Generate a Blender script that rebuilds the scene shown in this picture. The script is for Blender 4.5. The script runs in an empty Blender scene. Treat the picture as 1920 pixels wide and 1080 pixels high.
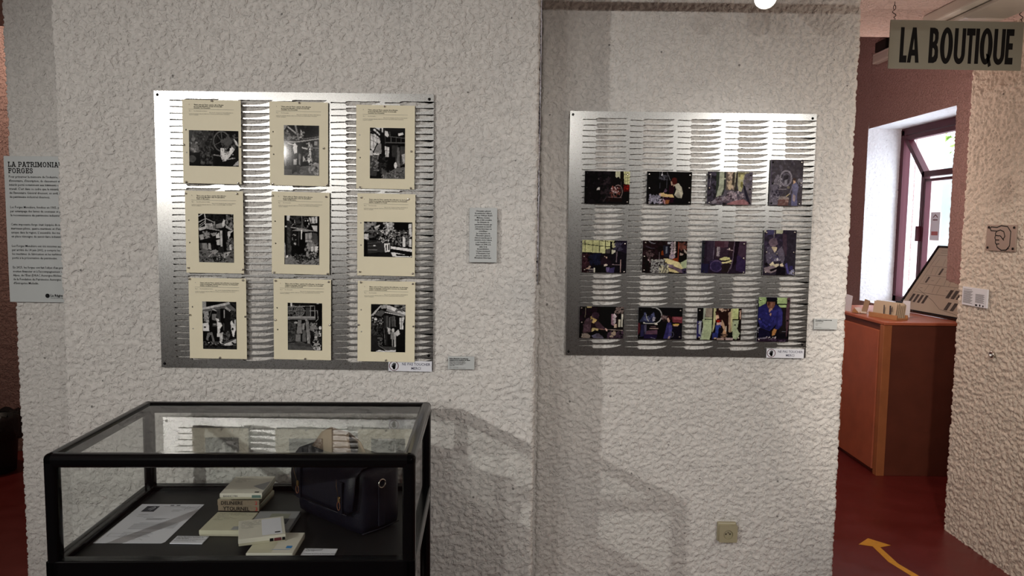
import bpy, bmesh, math, random
import numpy as np
from mathutils import Vector, Matrix, Euler
PI = math.pi
C = bpy.context.scene.collection
rnd = random.Random(7)

# ------------------------------------------------------------------ camera
cam_d = bpy.data.cameras.new('camera'); cam = bpy.data.objects.new('camera', cam_d); C.objects.link(cam)
cam_d.sensor_width = 36.0; cam_d.lens = 36.0 * 1400 / 1920; cam_d.clip_start = 0.02
cam.matrix_world = Matrix.Translation((0, 0, 1.6)) @ Matrix.Rotation(PI/2 - math.atan(.0862), 4, 'X') @ Matrix.Rotation(.0125, 4, 'Z')
bpy.context.scene.camera = cam

# ------------------------------------------------------------------ world, exposure
W = bpy.data.worlds.new('sky'); bpy.context.scene.world = W; W.use_nodes = True
_bg = W.node_tree.nodes['Background']; _bg.inputs[0].default_value = (0.80, 0.90, 1.0, 1); _bg.inputs[1].default_value = 7.0
vs = bpy.context.scene.view_settings
vs.view_transform = 'Standard'; vs.look = 'None'; vs.gamma = 1.0; vs.exposure = 0.0; vs.use_curve_mapping = False

def lin(c):
    return tuple((v/12.92 if v <= .04045 else ((v+.055)/1.055)**2.4) for v in [x/255 for x in c])
def hexc(s):
    if len(s) == 2: s = s*3
    return lin([int(s[i:i+2], 16) for i in (0, 2, 4)])

def spot(name, loc, target, power, size=70, blend=.6, col=(1, .955, .89), radius=.035):
    l = bpy.data.lights.new(name, 'SPOT'); l.energy = power; l.color = col
    l.spot_size = math.radians(size); l.spot_blend = blend; l.shadow_soft_size = radius
    o = bpy.data.objects.new(name, l); C.objects.link(o); o.location = loc
    o.rotation_euler = (Vector(target) - Vector(loc)).to_track_quat('-Z', 'Y').to_euler()
    return o
def area(name, loc, target, power, sx, sy, col):
    l = bpy.data.lights.new(name, 'AREA'); l.shape = 'RECTANGLE'; l.size = sx; l.size_y = sy; l.energy = power; l.color = col
    o = bpy.data.objects.new(name, l); C.objects.link(o); o.location = loc
    o.rotation_euler = (Vector(target) - Vector(loc)).to_track_quat('-Z', 'Y').to_euler()
    return o
# the exhibition room's ceiling spots: (lamp position, aim, power)
LAMPS = [((-3.0, -1.0, 2.42), (-1.0, 2.7, 1.15), 250, 60, 'far left white ceiling spotlight nearest the wall of photographs'),
         ((-2.80, -3.6, 2.42), (-.7, 2.7, 1.2), 95, 36, 'left one of the two white spotlights at the back of the room'),
         ((-2.1, -3.6, 2.42), (.3, 2.7, 1.2), 105, 36, 'right one of the two white spotlights at the back of the room'),
         ((2.05, -.3, 2.42), (.65, 3.05, 1.05), 125, 46, 'white ceiling spotlight close to the right hand wall'),
         ((.2, .1, 2.42), (.1, 3.0, 1.2), 32, 80, 'white ceiling spotlight in the middle of the room')]
for i, (p, t, e, s, _l) in enumerate(LAMPS):
    spot('spot_lamp_light', p, t, e, s, .85)
spot('rail_spot_light', (.88, 2.66, 2.34), (.85, 3.06, .9), 2, 110, .8)
spot('passage_spot_light', (.95, .8, 2.42), (2.33, 3.55, .75), 140, 44, .7, (1, .88, .76))
area('room_fill_light', (-1.2, -1.4, 2.5), (-1.2, -1.4, 0), 7, 1.2, .3, (1, .95, .88))  # added ambient fill at ceiling height, no fitting behind it
area('room_fill_light', (1.0, -2.8, 2.5), (1.0, -2.8, 0), 7, 1.2, .3, (1, .95, .88))  # second added ambient fill
_pl = bpy.data.lights.new('passage_fill_light', 'POINT'); _pl.energy = 8; _pl.color = (1, .86, .72); _pl.shadow_soft_size = .04  # added fill light for the passage and soffit
_po = bpy.data.objects.new('passage_fill_light', _pl); C.objects.link(_po); _po.location = (1.80, 2.50, 1.93)
_sl = bpy.data.lights.new('shop_fill_light', 'POINT'); _sl.energy = 24; _sl.color = (1, .80, .66); _sl.shadow_soft_size = .05  # added unseen fill light for the shop and the soffit edge
_so = bpy.data.objects.new('shop_fill_light', _sl); C.objects.link(_so); _so.location = (1.85, 4.6, 1.98)
spot('left_room_lamp_light', (-3.2, 4.2, 3.3), (-3.2, 4.9, .3), 60, 140, .8, (1, .80, .62))

# ------------------------------------------------------------------ materials
MATS = {}
def mat(name, col=(.5, .5, .5), rough=.5, metal=0.0, noise=0.0, nscale=20, bump=0.0, bscale=60, spec=.5, rvar=0.0, coat=0.0, emit=None):
    if name in MATS: return MATS[name]
    m = bpy.data.materials.new(name); m.use_nodes = True; nt = m.node_tree; b = nt.nodes['Principled BSDF']
    b.inputs['Base Color'].default_value = (*col, 1); b.inputs['Roughness'].default_value = rough
    b.inputs['Metallic'].default_value = metal; b.inputs['Specular IOR Level'].default_value = spec
    b.inputs['Coat Weight'].default_value = coat
    tc = nt.nodes.new('ShaderNodeTexCoord')
    if noise or rvar:
        n = nt.nodes.new('ShaderNodeTexNoise'); n.inputs['Scale'].default_value = nscale; n.inputs['Detail'].default_value = 5
        nt.links.new(tc.outputs['Object'], n.inputs['Vector'])
        if noise:
            r = nt.nodes.new('ShaderNodeMapRange'); r.inputs[1].default_value = .3; r.inputs[2].default_value = .7
            r.inputs[3].default_value = 1-noise; r.inputs[4].default_value = 1+noise
            nt.links.new(n.outputs['Fac'], r.inputs[0])
            v = nt.nodes.new('ShaderNodeVectorMath'); v.operation = 'SCALE'; v.inputs[0].default_value = col
            nt.links.new(r.outputs[0], v.inputs['Scale']); nt.links.new(v.outputs[0], b.inputs['Base Color'])
        if rvar:
            r = nt.nodes.new('ShaderNodeMapRange'); r.inputs[1].default_value = .3; r.inputs[2].default_value = .7
            r.inputs[3].default_value = rough-rvar; r.inputs[4].default_value = rough+rvar
            nt.links.new(n.outputs['Fac'], r.inputs[0]); nt.links.new(r.outputs[0], b.inputs['Roughness'])
    if bump:
        n = nt.nodes.new('ShaderNodeTexNoise'); n.inputs['Scale'].default_value = bscale; n.inputs['Detail'].default_value = 4
        nt.links.new(tc.outputs['Object'], n.inputs['Vector'])
        bp = nt.nodes.new('ShaderNodeBump'); bp.inputs['Distance'].default_value = .01; bp.inputs['Strength'].default_value = bump
        nt.links.new(n.outputs['Fac'], bp.inputs['Height']); nt.links.new(bp.outputs[0], b.inputs['Normal'])
    if emit:
        b.inputs['Emission Color'].default_value = (*emit[0], 1); b.inputs['Emission Strength'].default_value = emit[1]
    MATS[name] = m; return m

def stucco_mat(name, col, stain=(.30, .33, .36), stain_amt=.30, bump=.6, rough=.85):
    m = mat(name, col, rough, spec=.25); nt = m.node_tree; b = nt.nodes['Principled BSDF']
    tc = nt.nodes.new('ShaderNodeTexCoord')
    def noise(scale, detail, off=0):
        n = nt.nodes.new('ShaderNodeTexNoise'); n.inputs['Scale'].default_value = scale; n.inputs['Detail'].default_value = detail
        mp = nt.nodes.new('ShaderNodeMapping'); mp.inputs['Location'].default_value = (off, off, off)
        nt.links.new(tc.outputs['Object'], mp.inputs[0]); nt.links.new(mp.outputs[0], n.inputs['Vector']); return n
    n1 = noise(1.6, 5); r1 = nt.nodes.new('ShaderNodeMapRange'); r1.inputs[1].default_value = .56; r1.inputs[2].default_value = .78; r1.inputs[4].default_value = stain_amt
    nt.links.new(n1.outputs['Fac'], r1.inputs[0])
    mx = nt.nodes.new('ShaderNodeMix'); mx.data_type = 'RGBA'; mx.inputs[6].default_value = (*col, 1); mx.inputs[7].default_value = (*stain, 1)
    nt.links.new(r1.outputs[0], mx.inputs[0])
    # small pinholes and dust specks in the render
    vo = nt.nodes.new('ShaderNodeTexVoronoi'); vo.inputs['Scale'].default_value = 9; nt.links.new(tc.outputs['Object'], vo.inputs['Vector'])
    r2 = nt.nodes.new('ShaderNodeMapRange'); r2.inputs[1].default_value = .035; r2.inputs[2].default_value = .05; r2.inputs[3].default_value = .35; r2.inputs[4].default_value = 1.0
    nt.links.new(vo.outputs['Distance'], r2.inputs[0])
    n3 = noise(45, 4, 3); r3 = nt.nodes.new('ShaderNodeMapRange'); r3.inputs[1].default_value = .3; r3.inputs[2].default_value = .7; r3.inputs[3].default_value = .93; r3.inputs[4].default_value = 1.05
    nt.links.new(n3.outputs['Fac'], r3.inputs[0])
    mu = nt.nodes.new('ShaderNodeMath'); mu.operation = 'MULTIPLY'; nt.links.new(r2.outputs[0], mu.inputs[0]); nt.links.new(r3.outputs[0], mu.inputs[1])
    v = nt.nodes.new('ShaderNodeVectorMath'); v.operation = 'SCALE'; nt.links.new(mx.outputs[2], v.inputs[0]); nt.links.new(mu.outputs[0], v.inputs['Scale'])
    nt.links.new(v.outputs[0], b.inputs['Base Color'])
    n2 = noise(150, 4, 9); n4 = noise(58, 2.5, 5); n4.inputs['Distortion'].default_value = .6
    st = nt.nodes.new('ShaderNodeMapRange'); st.interpolation_type = 'SMOOTHSTEP'; st.inputs[1].default_value = .44; st.inputs[2].default_value = .53; st.inputs[4].default_value = 1.0
    nt.links.new(n4.outputs['Fac'], st.inputs[0])
    ad = nt.nodes.new('ShaderNodeMath'); ad.operation = 'MULTIPLY_ADD'; nt.links.new(n2.outputs['Fac'], ad.inputs[0]); ad.inputs[1].default_value = .45; nt.links.new(st.outputs[0], ad.inputs[2])
    bp = nt.nodes.new('ShaderNodeBump'); bp.inputs['Distance'].default_value = .005; bp.inputs['Strength'].default_value = bump
    nt.links.new(ad.outputs[0], bp.inputs['Height']); nt.links.new(bp.outputs[0], b.inputs['Normal'])
    return m

M_STUCCO = stucco_mat('white_stucco', (.645, .628, .605))
M_STUCCO_P = stucco_mat('cream_stucco', (.66, .58, .50), stain_amt=.1)
M_PINK = stucco_mat('bounce_tinted_stucco', (.44, .29, .27), stain=(.3, .2, .19), bump=1.0)  # dusty pink carries the red floor bounce in the wall colour
M_CEIL = stucco_mat('bounce_tinted_ceiling', (.72, .56, .53), stain=(.2, .15, .15), bump=.9)  # white ceiling, with the red floor bounce put in as a pink tint
M_REVEAL = stucco_mat('reveal_stucco', (.80, .78, .80), stain_amt=0, bump=.5)
M_OUT = mat('pink_render_outside', (.55, .41, .40), .9, bump=.3, bscale=30)
M_FLOOR = mat('dark_red_floor', (.115, .013, .011), .36, noise=.12, nscale=6, rvar=.08, spec=.5)
M_STEEL = mat('brushed_steel', (.31, .31, .305), .29, 1.0, noise=.05, nscale=300, rvar=.03)
M_BLACK = mat('black_lacquered_aluminium', (.003, .003, .0035), .16, noise=.05, nscale=40, spec=.3)
M_DECK = mat('black_deck_board', (.010, .010, .011), .5, noise=.1, nscale=200)
M_PAPER = mat('cream_archive_card', hexc('e6dfc4'), .55, noise=.015, nscale=30)
M_WHITEP = mat('white_paper', hexc('dcdfe8'), .6, noise=.01, nscale=30)
M_GREYP = mat('grey_panel_board', hexc('b9bebf'), .5, noise=.01, nscale=30)
M_INK = mat('black_ink', (.006, .006, .007), .6, spec=.15)
M_INKG = mat('grey_ink', (.09, .09, .09), .6)
M_INKR = mat('dark_red_ink', (.10, .012, .02), .5)
M_INKRED = mat('red_ink', (.5, .03, .03), .5)
M_INKB = mat('blue_ink', (.03, .22, .55), .5)
M_CHROME = mat('chrome', (.62, .60, .57), .18, 1.0)
M_BOXW = mat('cream_box_card', hexc('d2d0c4'), .55, noise=.03, nscale=30)
M_BOXE = mat('box_edge_card', hexc('b4b09c'), .6, noise=.05, nscale=60)
M_LABELY = mat('yellowed_label', hexc('c4c2ab'), .6, noise=.03, nscale=40)
M_KRAFT = mat('kraft_spine', hexc('8f806c'), .7, noise=.15, nscale=60)
M_LEATHER = mat('dark_navy_leather', (.006, .006, .013), .5, noise=.2, nscale=50, bump=.12, bscale=220, spec=.3)
M_BRASS = mat('brass', (.40, .26, .12), .3, 1.0)
M_BROWNL = mat('tan_leather', (.16, .06, .03), .5, noise=.1)
M_WOOD = mat('reddish_wood', (.42, .12, .06), .38, noise=.12, nscale=9)
M_WOODD = mat('dark_reddish_wood', (.12, .034, .020), .38, noise=.12, nscale=9)
M_WOODL = mat('light_wood', (.42, .22, .10), .5, noise=.08, nscale=30)
M_REDFRAME = mat('burgundy_window_frame', (.07, .014, .022), .5, spec=.2)
M_YELLOW = mat('yellow_floor_tape', (.58, .27, .02), .55, noise=.08, nscale=40)
M_BIN = mat('black_plastic', (.012, .012, .013), .45)
M_LINER = mat('black_bin_liner', (.01, .01, .011), .22, bump=.5, bscale=30)
M_SOCKET = mat('cream_plastic', hexc('a19a80'), .4)
M_SIGN = mat('frosted_grey_sign', hexc('8b8b80'), .5, spec=.2)
M_WHITEM = mat('white_enamel', (.7, .66, .6), .4)
M_LEAF = mat('green_foliage', (.22, .34, .06), .8, noise=.4, nscale=3)
M_GREYOUT = mat('grey_render_outside', (.22, .24, .23), .9, noise=.2, nscale=2)
M_GREYCARD = mat('grey_print', (.32, .33, .34), .6)
M_DARKCARD = mat('dark_print', (.03, .035, .05), .5)
M_BULB = mat('lamp_lens', (.9, .9, .9), .4, emit=((1, .95, .88), 60))

def glass(name, tint=(.975, .985, .98), rough=0.0):
    m = bpy.data.materials.new(name); m.use_nodes = True; nt = m.node_tree; nt.nodes.clear()
    o = nt.nodes.new('ShaderNodeOutputMaterial'); t = nt.nodes.new('ShaderNodeBsdfTransparent'); t.inputs[0].default_value = (*tint, 1)
    g = nt.nodes.new('ShaderNodeBsdfGlossy'); g.inputs['Roughness'].default_value = rough
    fr = nt.nodes.new('ShaderNodeFresnel'); fr.inputs[0].default_value = 1.6
    mx = nt.nodes.new('ShaderNodeMixShader')
    ge = nt.nodes.new('ShaderNodeNewGeometry'); su = nt.nodes.new('ShaderNodeMath'); su.operation = 'SUBTRACT'; su.inputs[0].default_value = 1
    mu = nt.nodes.new('ShaderNodeMath'); mu.operation = 'MULTIPLY'; nt.links.new(ge.outputs['Backfacing'], su.inputs[1]); nt.links.new(fr.outputs[0], mu.inputs[0]); nt.links.new(su.outputs[0], mu.inputs[1])
    nt.links.new(mu.outputs[0], mx.inputs[0]); nt.links.new(t.outputs[0], mx.inputs[1]); nt.links.new(g.outputs[0], mx.inputs[2]); nt.links.new(mx.outputs[0], o.inputs[0])
    MATS[name] = m; return m
M_GLASS = glass('clear_glass'); M_WGLASS = glass('window_glass', (.985, .99, .99))

def print_mat():
    m = mat('printed_photo', rough=.07, spec=.22); nt = m.node_tree
    a = nt.nodes.new('ShaderNodeAttribute'); a.attribute_name = 'ink'
    nt.links.new(a.outputs['Color'], nt.nodes['Principled BSDF'].inputs['Base Color']); return m
M_PRINT = print_mat()

# ------------------------------------------------------------------ object helpers
def mesh_obj(name, verts, faces, m=None, parent=None, smooth=False):
    me = bpy.data.meshes.new(name); me.from_pydata([tuple(v) for v in verts], [], faces); me.update()
    if smooth: me.polygons.foreach_set('use_smooth', [True]*len(me.polygons))
    o = bpy.data.objects.new(name, me); C.objects.link(o)
    if m: me.materials.append(m)
    if parent: o.parent = parent
    return o
def bm_obj(name, bm, m=None, parent=None, smooth=False):
    me = bpy.data.meshes.new(name); bm.to_mesh(me); bm.free()
    if smooth: me.polygons.foreach_set('use_smooth', [True]*len(me.polygons))
    o = bpy.data.objects.new(name, me); C.objects.link(o)
    if m: me.materials.append(m)
    if parent: o.parent = parent
    return o
def tag(o, label=None, cat=None, group=None, kind=None):
    if label: o['label'] = label
    if cat: o['category'] = cat
    if group: o['group'] = group
    if kind: o['kind'] = kind
    return o
def thing(name, label, cat, loc=(0, 0, 0), rot=(0, 0, 0), group=None):
    o = bpy.data.objects.new(name, None); C.objects.link(o); o.location = loc; o.rotation_euler = rot
    o.empty_display_size = .05
    return tag(o, label, cat, group)
def struct(o): o['kind'] = 'structure'; return o
def add_box(bm, x0, x1, y0, y1, z0, z1, bev=0, seg=2):
    vs_ = [bm.verts.new(p) for p in [(x0,y0,z0),(x1,y0,z0),(x1,y1,z0),(x0,y1,z0),(x0,y0,z1),(x1,y0,z1),(x1,y1,z1),(x0,y1,z1)]]
    fs = [bm.faces.new([vs_[i] for i in f]) for f in [(0,3,2,1),(4,5,6,7),(0,1,5,4),(1,2,6,5),(2,3,7,6),(3,0,4,7)]]
    if bev:
        es = {e for f in fs for e in f.edges}
        bmesh.ops.bevel(bm, geom=list(es), offset=bev, segments=seg, affect='EDGES', profile=.5)
def box(name, x0, x1, y0, y1, z0, z1, m, parent=None, bev=0, seg=2):
    bm = bmesh.new(); add_box(bm, x0, x1, y0, y1, z0, z1, bev, seg); return bm_obj(name, bm, m, parent)
def add_tube(bm, pts, r, n=8, cap=True):
    pts = [Vector(p) for p in pts]; rings = []
    up = None
    for i, p in enumerate(pts):
        d = (pts[min(i+1, len(pts)-1)] - pts[max(i-1, 0)]).normalized()
        if up is None: up = Vector((0, 0, 1)) if abs(d.z) < .9 else Vector((1, 0, 0))
        a = d.cross(up).normalized(); b = a.cross(d).normalized(); up = b
        rr = r[i] if isinstance(r, (list, tuple)) else r
        rings.append([bm.verts.new(p + a*rr*math.cos(2*PI*k/n) + b*rr*math.sin(2*PI*k/n)) for k in range(n)])
    for i in range(len(rings)-1):
        for k in range(n):
            bm.faces.new([rings[i][k], rings[i+1][k], rings[i+1][(k+1) % n], rings[i][(k+1) % n]])
    if cap: bm.faces.new(rings[0]); bm.faces.new(rings[-1][::-1])
def tube(name, pts, r, m, parent=None, n=8):
    bm = bmesh.new(); add_tube(bm, pts, r, n); bmesh.ops.recalc_face_normals(bm, faces=bm.faces); return bm_obj(name, bm, m, parent, True)
def lathe(name, prof, m, parent=None, n=20, axis='z', loc=(0, 0, 0), smooth=True):
    bm = bmesh.new(); rings = []
    for r, h in prof:
        ring = []
        for k in range(n):
            c, s = r*math.cos(2*PI*k/n), r*math.sin(2*PI*k/n)
            p = (c, s, h) if axis == 'z' else ((c, -h, s) if axis == 'y' else (h, c, s))
            ring.append(bm.verts.new(Vector(p) + Vector(loc)))
        rings.append(ring)
    for i in range(len(rings)-1):
        for k in range(n): bm.faces.new([rings[i][k], rings[i][(k+1) % n], rings[i+1][(k+1) % n], rings[i+1][k]])
    bm.faces.new(rings[0][::-1]); bm.faces.new(rings[-1])
    bmesh.ops.recalc_face_normals(bm, faces=bm.faces)
    return bm_obj(name, bm, m, parent, smooth)
# flat shapes with holes, built in a local plane: 'xz' faces -Y, 'xy' faces +Z
def to_plane(me, plane, off):
    n = len(me.vertices); co = np.empty(n*3, np.float32); me.vertices.foreach_get('co', co); co = co.reshape(-1, 3)
    out = np.empty_like(co)
    if plane == 'xz': out[:, 0] = co[:, 0]; out[:, 2] = co[:, 1]; out[:, 1] = -co[:, 2] - off
    else: out[:, 0] = co[:, 0]; out[:, 1] = co[:, 1]; out[:, 2] = co[:, 2] + off
    me.vertices.foreach_set('co', out.ravel()); me.update()
def from_curve(name, cu, m, parent, plane, off):
    tmp = bpy.data.objects.new('tmp', cu); me = bpy.data.meshes.new_from_object(tmp); bpy.data.objects.remove(tmp); bpy.data.curves.remove(cu)
    me.name = name; me.materials.clear(); me.materials.append(m); to_plane(me, plane, off)
    o = bpy.data.objects.new(name, me); C.objects.link(o)
    if parent: o.parent = parent
    return o
def flat(name, loops, m, parent=None, t=.001, plane='xz', off=0.0):
    cu = bpy.data.curves.new(name, 'CURVE'); cu.dimensions = '2D'; cu.fill_mode = 'BOTH'; cu.extrude = t/2
    for lp in loops:
        s = cu.splines.new('POLY'); s.points.add(len(lp)-1); s.use_cyclic_u = True
        for p, q in zip(s.points, lp): p.co = (q[0], q[1], 0, 1)
    return from_curve(name, cu, m, parent, plane, off)
def text(name, body, size, x, y, m, parent, plane='xz', off=.0012, align='LEFT', bold=0, space=1.0, width=1.0, res=2, sx=1.0, join=False):
    cu = bpy.data.curves.new(name, 'FONT'); cu.body = body; cu.size = size; cu.align_x = align; cu.align_y = 'TOP'
    cu.offset = bold; cu.space_line = space; cu.space_character = width; cu.resolution_u = res; cu.fill_mode = 'FRONT'
    tmp = bpy.data.objects.new('tmp', cu); me = bpy.data.meshes.new_from_object(tmp); bpy.data.objects.remove(tmp)
    n = len(me.vertices); co = np.empty(n*3, np.float32); me.vertices.foreach_get('co', co); co = co.reshape(-1, 3)
    co[:, 0] = co[:, 0]*sx + x; co[:, 1] += y; me.vertices.foreach_set('co', co.ravel())
    me.materials.clear(); me.materials.append(m); to_plane(me, plane, off); me.name = name
    o = bpy.data.objects.new(name, me); C.objects.link(o); o.parent = parent
    return o
def strokes(name, lines, w, m, parent, plane='xz', off=.0012):
    vs_, fs = [], []
    for ln in lines:
        for a, b in zip(ln[:-1], ln[1:]):
            a = Vector(a); b = Vector(b); d = (b-a)
            if d.length < 1e-7: continue
            d.normalize(); nn = Vector((-d.y, d.x))*w/2; e = d*w*.3
            k = len(vs_)
            for q in (a-e-nn, b+e-nn, b+e+nn, a-e+nn):
                vs_.append((q.x, -off, q.y) if plane == 'xz' else (q.x, q.y, off))
            fs.append((k, k+1, k+2, k+3))
    return mesh_obj(name, vs_, fs, m, parent)
def rects(name, rs, m, parent, plane='xz', off=.0012):
    vs_, fs = [], []
    for x0, y0, x1, y1 in rs:
        k = len(vs_)
        for q in ((x0, y0), (x1, y0), (x1, y1), (x0, y1)):
            vs_.append((q[0], -off, q[1]) if plane == 'xz' else (q[0], q[1], off))
        fs.append((k, k+1, k+2, k+3))
    return mesh_obj(name, vs_, fs, m, parent)
def circle(cx, cy, rx, ry=None, n=24, a0=0, a1=2*PI):
    ry = ry or rx; full = abs(a1-a0-2*PI) < 1e-6
    return [(cx+rx*math.cos(a0+(a1-a0)*k/(n if full else n-1)), cy+ry*math.sin(a0+(a1-a0)*k/(n if full else n-1))) for k in range(n)]

# ------------------------------------------------------------------ stucco walls with real relief
def perlin(x, y, seed):
    rs = np.random.RandomState(seed); P = rs.rand(256, 256).astype(np.float32)*2*np.pi
    xi = np.floor(x).astype(int); yi = np.floor(y).astype(int); xf = x-xi; yf = y-yi
    u = xf*xf*xf*(xf*(xf*6-15)+10); v = yf*yf*yf*(yf*(yf*6-15)+10)
    def g(ix, iy, dx, dy):
        a = P[ix & 255, iy & 255]; return np.cos(a)*dx + np.sin(a)*dy
    n00 = g(xi, yi, xf, yf); n10 = g(xi+1, yi, xf-1, yf); n01 = g(xi, yi+1, xf, yf-1); n11 = g(xi+1, yi+1, xf-1, yf-1)
    return (n00*(1-u)+n10*u)*(1-v) + (n01*(1-u)+n11*u)*v
def relief(s, z, seed, amp=.0035, scale=1.0):
    wx = perlin(s/.05, z/.05, seed+5)*.012; wz = perlin(s/.05+9, z/.05, seed+6)*.012
    S = (s+wx)/scale; Z = (z+wz)/scale
    a = perlin(S/.020, Z/.016, seed); b = perlin(S/.0105, Z/.009, seed+1); c = perlin(s/.16, z/.16, seed+2)
    t = np.clip((a + .55*b + .10)/.20, 0, 1); plate = t*t*(3-2*t)
    groove = np.exp(-((a-.15)/.055)**2)*np.clip(b*2+.6, 0, 1)
    return amp*(plate*.9 - groove*.35 + .35*b) + .004*c*min(1, amp/.0035)
def stucco(name, path, z0, z1, m, step=.005, amp=.0050, scale=1.0, seed=1, rad=.014, parent=None):
    pts = [np.array(p, float) for p in path]; P = []; N = []
    for i in range(len(pts)-1):
        a, b = pts[i].copy(), pts[i+1].copy(); L = np.linalg.norm(b-a); d = (b-a)/L; n = np.array([d[1], -d[0]])
        a_ = a + (d*rad if i > 0 else 0); b_ = b - (d*rad if i < len(pts)-2 else 0)
        k = max(2, int(np.linalg.norm(b_-a_)/step)+1)
        for t in np.linspace(0, 1, k): P.append(a_+(b_-a_)*t); N.append(n)
        if i < len(pts)-2:
            d2 = pts[i+2]-pts[i+1]; d2 /= np.linalg.norm(d2); n2 = np.array([d2[1], -d2[0]])
            p0 = b_; p1 = b + d2*rad
            for t in (.25, .5, .75):
                P.append((1-t)**2*p0 + 2*t*(1-t)*b + t*t*p1); nn = n*(1-t)+n2*t; N.append(nn/np.linalg.norm(nn))
    P = np.array(P); N = np.array(N)
    s = np.concatenate([[0], np.cumsum(np.linalg.norm(np.diff(P, axis=0), axis=1))])
    nz = max(2, int((z1-z0)/step)+1); z = np.linspace(z0, z1, nz)
    SS, ZZ = np.meshgrid(s, z); h = relief(SS, ZZ, seed, amp, scale)
    X = P[None, :, 0] + N[None, :, 0]*h; Y = P[None, :, 1] + N[None, :, 1]*h
    co = np.stack([X, Y, ZZ], -1).reshape(-1, 3).astype(np.float32)
    ns = len(s); idx = np.arange(nz*ns).reshape(nz, ns)
    q = np.stack([idx[:-1, :-1], idx[:-1, 1:], idx[1:, 1:], idx[1:, :-1]], -1).reshape(-1, 4)
    return grid_obj(name, co, q, m, parent)
def grid_obj(name, co, q, m, parent=None, smooth=True):
    me = bpy.data.meshes.new(name); me.vertices.add(len(co)); me.vertices.foreach_set('co', co.ravel())
    me.loops.add(q.size); me.loops.foreach_set('vertex_index', q.ravel().astype(np.int32))
    me.polygons.add(len(q)); me.polygons.foreach_set('loop_start', np.arange(0, q.size, 4, dtype=np.int32))
    me.polygons.foreach_set('use_smooth', np.full(len(q), smooth)); me.update(calc_edges=True); me.validate()
    me.materials.append(m); o = bpy.data.objects.new(name, me); C.objects.link(o)
    if parent: o.parent = parent
    return o

CZ = 2.57
struct(stucco('wall_front', [(-1.632, 3.12), (-1.632, 2.7), (.085, 2.7), (.085, 3.12)], 0, CZ+.01, M_STUCCO, seed=3))
struct(stucco('wall_left_recess', [(-2.04, 3.95), (-2.04, 3.05), (-1.60, 3.05)], 0, CZ+.01, M_STUCCO, seed=11))
struct(box('wall_gap_shade', .0, .125, 3.22, 3.30, 0, CZ, M_BLACK)); struct(box('wall_recess_fill', .05, .125, 3.066, 3.25, 0, 1.35, M_STUCCO))  # black backing puts the deep gap's shade into colour
struct(stucco('wall_right_recess', [(.112, 3.25), (.112, 3.06), (1.377, 3.06), (1.377, 3.95)], 0, CZ+.01, M_STUCCO, seed=21))
struct(stucco('wall_passage', [(3.02, 3.88), (2.33, 3.88), (2.33, 2.75)], 0, CZ+.02, M_STUCCO_P, amp=.0068, scale=1.25, seed=31, step=.0055))
struct(stucco('wall_right', [(2.33, 2.75), (2.33, -4.5)], 0, CZ+.01, M_STUCCO_P, amp=.004, seed=33, step=.03))
struct(box('wall_left', -5.1, -5.0, -4.5, 5.1, 0, 3.45, M_STUCCO))
struct(box('wall_back', -5.1, 2.4, -4.6, -4.5, 0, CZ+.05, M_STUCCO))
struct(stucco('wall_left_room', [(-5.0, 5.02), (-2.0, 5.02)], 0, 3.4, M_PINK, seed=41, step=.012, amp=.004))
struct(box('wall_left_room_side', -2.03, -1.95, 3.94, 5.1, 0, 3.45, M_PINK))
struct(box('wall_shop_left', 1.27, 1.37, 3.94, 7.0, 0, 3.45, M_PINK))
struct(box('wall_shop_far', 1.27, 3.4, 6.9, 7.0, 0, 3.45, M_PINK))
# shop window wall (faces -X) with its opening
OY0, OY1, OZ0, OZ1 = 5.15, 6.405, .98, 2.437
def patch(name, a, b, z0, z1, seed): return struct(stucco(name, [a, b], z0, z1, M_PINK, seed=seed, step=.011, amp=.004))
patch('wall_shop_window', (3.0, 6.92), (3.0, OY1), 0, 3.4, 51)
patch('wall_shop_window', (3.0, OY0), (3.0, 3.86), 0, 3.4, 52)
patch('wall_shop_window', (3.0, OY1), (3.0, OY0), OZ1, 3.4, 53)
patch('wall_shop_window', (3.0, OY1), (3.0, OY0), 0, OZ0, 54)
struct(stucco('trim_1', [(2.995, OY1), (3.40, OY1)], OZ0, OZ1+.02, M_REVEAL, seed=61, step=.008, amp=.003))
struct(box('trim_2', 3.004, 3.40, OY0-.02, OY1+.02, OZ1, OZ1+.06, M_REVEAL))
struct(box('trim_3', 3.012, 3.40, OY0-.025, OY0, OZ0-.02, OZ1+.02, M_REVEAL))
struct(box('trim_4', 3.004, 3.40, OY0-.02, OY1+.02, OZ0-.04, OZ0, M_REVEAL, bev=.004))
struct(box('wall_shop_core', 3.03, 3.42, OY1+.01, 7.0, 0, 3.5, M_PINK)); struct(box('wall_shop_core', 3.03, 3.42, 3.85, OY0-.03, 0, 3.5, M_PINK))
struct(box('wall_shop_core', 3.03, 3.42, OY0-.03, OY1+.01, 0, OZ0-.01, M_PINK)); struct(box('wall_shop_core', 3.03, 3.42, OY0-.03, OY1+.01, OZ1+.005, 3.5, M_PINK))
# floors, ceilings, lintels
struct(box('floor', -5.1, 3.1, -4.6, 7.0, -.08, 0, M_FLOOR))
struct(box('ceiling', -5.1, 2.45, -4.6, 3.9, CZ, CZ+.10, M_CEIL))
struct(box('ceiling_shop', 1.2, 3.4, 3.8, 7.0, 3.4, 3.5, M_PINK))
struct(box('ceiling_left_room', -5.1, -1.9, 3.8, 5.1, 3.4, 3.5, M_PINK))
struct(box('wall_lintel', -5.1, 3.1, 3.80, 3.9, CZ+.10, 3.5, M_PINK))
struct(box('wall_passage_core', 2.42, 3.05, 3.0, 3.80, 0, 2.60, M_PINK))
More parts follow.
